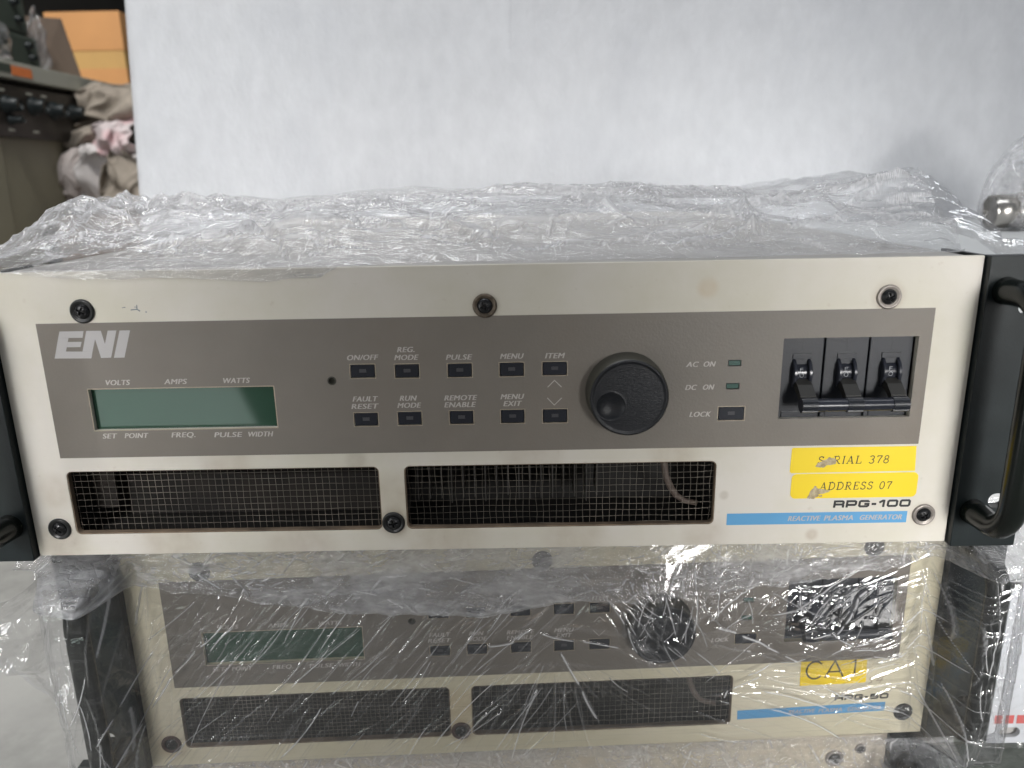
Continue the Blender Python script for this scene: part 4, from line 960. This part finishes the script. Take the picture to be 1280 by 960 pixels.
rag((-530, 770, 226), (34, 30, 24), 'rag_pink', 5, 'white glove with a pink red stain near the foam wrapped box')
rag((-520, 750, 168), (36, 34, 46), 'rag_brown', 6, 'large soiled grey brown rag low in the heap, nearest the foam wrapped box')
rag((-492, 780, 204), (26, 26, 16), 'rag_white', 8, 'small clean white rag under the pink stained glove')
hp = MB(); hp.box(-64, 70, -80, 110, 0, 405, b=6)
pb = tag(hp.build('storage_carton', 'board'), 'plain brown carton under the heap of rags', 'carton'); pb.location = Vector((-525, 780, -280)) * S

# right: pale wrapped block on a white rack panel on a dark green case
wb = thing('wrapped_block', 'pale grey film wrapped block behind the right handle', 'wrapped block', (420, 250, -60))
wo = (420, 250, -60)
mb = MB(); mb.box(247, 640, 62, 440, -60, 119, b=5); rel(wo, mb).build('block_body', 'foam_grey', wb)
U, V = np.meshgrid(np.linspace(246, 500, 300), np.linspace(-58, 118, 220), indexing='ij'); hh = np.abs(crumple(U, V, [(50, 9, 3, .55, 101), (24, 5, 1.5, .6, 102)]))
film('block_film', np.stack([U - 420, 60.5 - hh - 250, V + 60], -1), curv(hh, .5), 'film_dark', wb)
mb = MB(); mb.lathe(272, 120, 119.1, [(6, 0), (6, .5), (4, .6)], 20, axis='z'); rel(wo, mb).build('dark_stud', 'dark_steel', wb)
pu = thing('white_rack_unit', 'white fronted rack unit with red printed squares at the right edge', 'rack unit', (420, 60, -165)); po = (420, 60, -165)
mb = MB(); mb.box(300, 700, 64, 400, -164, -64); rel(po, mb).build('unit_body', 'chassis', pu)
fp = plate('white_panel', [(x - 420, z + 165) for x, z in rrect(291, 720, -165, -62.5, .5, 2)], [[(x - 420, z + 165) for x, z in rrect(298, 310, -161, -154, 3.4)], [(x - 420, z + 165) for x, z in rrect(301, 313, -76, -69, 3.4)]], 0, 3, 'white_paint', pu, .3)
for k in range(6):
    mb = MB(); x = 293.6 + k * 6.6
    mb.box(x - 420, x + 4.8 - 420, -.2, -.05, 165 - 151, 165 - 145.3)
    mb.build('red_square', 'red_print', fp)
U, V = np.meshgrid(np.linspace(289, 460, 260), np.linspace(-166, -60, 200), indexing='ij'); hh = np.abs(crumple(U, V, [(26, 9, 2, .9, 111), (12, 5, 1.2, -.5, 112)]))
film('panel_film', np.stack([U - 420, -2.5 - hh, V + 165], -1), curv(hh, .5), 'film_dark', pu)
gc = thing('equipment_case', 'dark green case wrapped in plastic under the white rack unit', 'equipment case', (420, 200, -280)); go = (420, 200, -280)
mb = MB(); mb.box(262, 640, 70, 400, -280, -169, b=3); rel(go, mb).build('case_body', 'green_case', gc)
U, V = np.meshgrid(np.linspace(250, 450, 220), np.linspace(-240, -168, 160), indexing='ij'); hh = np.abs(crumple(U, V, [(24, 16, 8, .5, 121), (11, 8, 4, -.5, 122), (5, 4, 1.5, 0, 123)]))
film('case_film', np.stack([U - 420, 66 - hh - 200, V + 280], -1), curv(hh, .3), 'film_dark', gc)
# wrapped steel part on the pale block
sp = thing('steel_fitting', 'shiny steel fitting in a grey plastic bag at the right edge', 'steel fitting', (430, 300, 119)); spo = (430, 300, 119)
mb = MB(); mb.lathe(388, 292, 134, [(11, 0), (13, 1), (13, 16), (11.5, 17), (11.5, 21), (14, 22), (14, 60), (12, 62)], 40, axis='x'); rel(spo, mb).build('fitting_body', 'steel', sp, True)
mb = MB(); mb.box(446, 490, 310, 350, 120, 165, b=6); rel(spo, mb).build('fitting_block', 'dark_steel', sp)
bg_ = blob_film('fitting_bag', (2, 0, 26), (40, 30, 50), 'film_band', 25, parent=sp)

# ------------------------------------------------------------------ floor and walls
mb = MB(); mb.add([(-4000, -4000, -280), (4000, -4000, -280), (4000, 5000, -280), (-4000, 5000, -280)], [(0, 1, 2, 3)]); fl = mb.build('floor', 'concrete'); fl['kind'] = 'structure'
mb = MB(); mb.box(-1120, -1100, -200, 2200, -280, 1600); wl = mb.build('wall', 'wall'); wl['kind'] = 'structure'
mb = MB(); mb.box(-1100, 3000, 2200, 2220, -280, 1600); wl = mb.build('wall', 'wall'); wl['kind'] = 'structure'

# ------------------------------------------------------------------ camera
cam = bpy.data.cameras.new('camera'); cob = bpy.data.objects.new('camera', cam); COL.objects.link(cob)
rx, ry, rz = 0.267, 0.006, -0.019
def Rm(rx, ry, rz):
    return Matrix.Rotation(rz, 3, 'Z') @ Matrix.Rotation(rx, 3, 'X') @ Matrix.Rotation(ry, 3, 'Y')
Mw = Rm(rx, ry, rz) @ Matrix(((1, 0, 0), (0, 0, -1), (0, 1, 0)))
right, down, fwd = Mw[0], Mw[1], Mw[2]
R4 = Matrix((right, -down, -fwd)).transposed().to_4x4()
cob.matrix_world = Matrix.Translation(Vector((13.418, -327.456, 169.431)) * S) @ R4
cam.sensor_width = 36; cam.lens = 27.0; cam.clip_start = 0.01; cam.clip_end = 50
cam.dof.use_dof = True; cam.dof.focus_distance = 0.365; cam.dof.aperture_fstop = 9.0
scene.camera = cob

# ------------------------------------------------------------------ light
w = bpy.data.worlds.new('World'); scene.world = w; w.use_nodes = True
bgn = w.node_tree.nodes['Background']; bgn.inputs['Color'].default_value = (0.86, 0.92, 1.0, 1); bgn.inputs['Strength'].default_value = 0.145
def area(name, loc, target, sx, sy, power, col=(1, 1, 1), spread=180):
    l = bpy.data.lights.new(name, 'AREA'); l.shape = 'RECTANGLE'; l.size = sx; l.size_y = sy; l.energy = power; l.color = col; l.spread = math.radians(spread)
    o = bpy.data.objects.new(name, l); COL.objects.link(o); o.location = loc
    d = Vector(target) - Vector(loc); o.rotation_euler = d.to_track_quat('-Z', 'Y').to_euler(); return o
area('right_fill', (0.68, -0.47, 0.16), (0.56, 0.0, 0.0), 0.40, 0.45, 0.6, (1, 0.985, 0.96), 78)  # added fill out of view, brightens the right side
area('left_fill', (-0.66, -0.46, 0.42), (-0.56, 0.0, 0.10), 0.36, 0.35, 0.8, (0.98, 0.985, 1), 76)  # added fill out of view, brightens the left side
area('right_end_fill', (0.50, -1.00, 0.10), (0.30, 0.0, -0.01), 0.28, 0.36, 0.58, (1, 0.99, 0.97), 28)  # narrow fill added to lift the panel's right end
area('left_end_fill', (-0.50, -0.95, 0.42), (-0.31, 0.0, 0.03), 0.22, 0.34, 0.38, (1, 0.99, 0.975), 31)  # narrow fill added to lift the panel's left end
area('ceiling_tube', (0.05, -0.10, 1.15), (0.05, 0.475, 0.2), 1.6, 0.05, 4.6, (0.93, 0.96, 1))
area('ceiling_tube', (-0.3, 0.30, 1.6), (0, 0.35, 0), 1.3, 0.05, 5.5, (0.95, 0.98, 1))
area('ceiling_tube', (-0.55, 0.15, 1.25), (-0.62, 0.85, 0.25), 0.9, 0.05, 6.0, (1, 0.98, 0.94), 120)  # extra one, added to brighten the shelf and rags
area('side_glint_strip', (-0.62, -0.36, -0.02), (-0.18, 0, -0.08), 0.02, 0.35, 0.60, (1, 1, 1))  # unseen strip added to draw glints on the lower left film
area('glint_strip', (0.25, -1.7, 0.75), (0, 0, 0), 0.35, 0.014, 0.5, (1, 1, 1))  # first of four unseen strips added for glints on the film
area('glint_strip', (-0.5, -1.9, 0.45), (0, 0, 0), 0.014, 0.35, 0.5, (1, 1, 1))
area('glint_strip', (0.55, -1.6, 0.2), (0, 0, 0), 0.014, 0.35, 0.45, (1, 1, 1))
area('glint_strip', (-1.1, -0.9, 0.3), (0, 0, 0), 0.014, 0.35, 0.35, (1, 1, 1))
area('front_fill', (-0.7, -1.9, -0.05), (-0.1, 0, -0.08), 1.2, 0.45, 1.0, (1, 0.80, 0.60))  # added warm fill behind the camera for the lower units
fl = area('floor_glow', (-0.6875, -0.9, -0.245), (-0.6875, 0, -0.245), 0.50, 0.20, 0.42, (0.85, 1, 0.95))  # added lamp standing in for bright floor, mirrored in the display
fl.rotation_euler = (Matrix.Rotation(math.radians(-21), 3, 'Y') @ fl.rotation_euler.to_matrix()).to_euler()

# ------------------------------------------------------------------ render
scene.view_settings.view_transform = 'Standard'; scene.view_settings.look = 'None'
scene.view_settings.exposure = 0; scene.view_settings.gamma = 1
c = scene.cycles
c.use_denoising = True
c.max_bounces = 12; c.transparent_max_bounces = 32; c.glossy_bounces = 4; c.transmission_bounces = 6; c.diffuse_bounces = 4
c.caustics_reflective = False; c.caustics_refractive = False
c.sample_clamp_indirect = 4.0
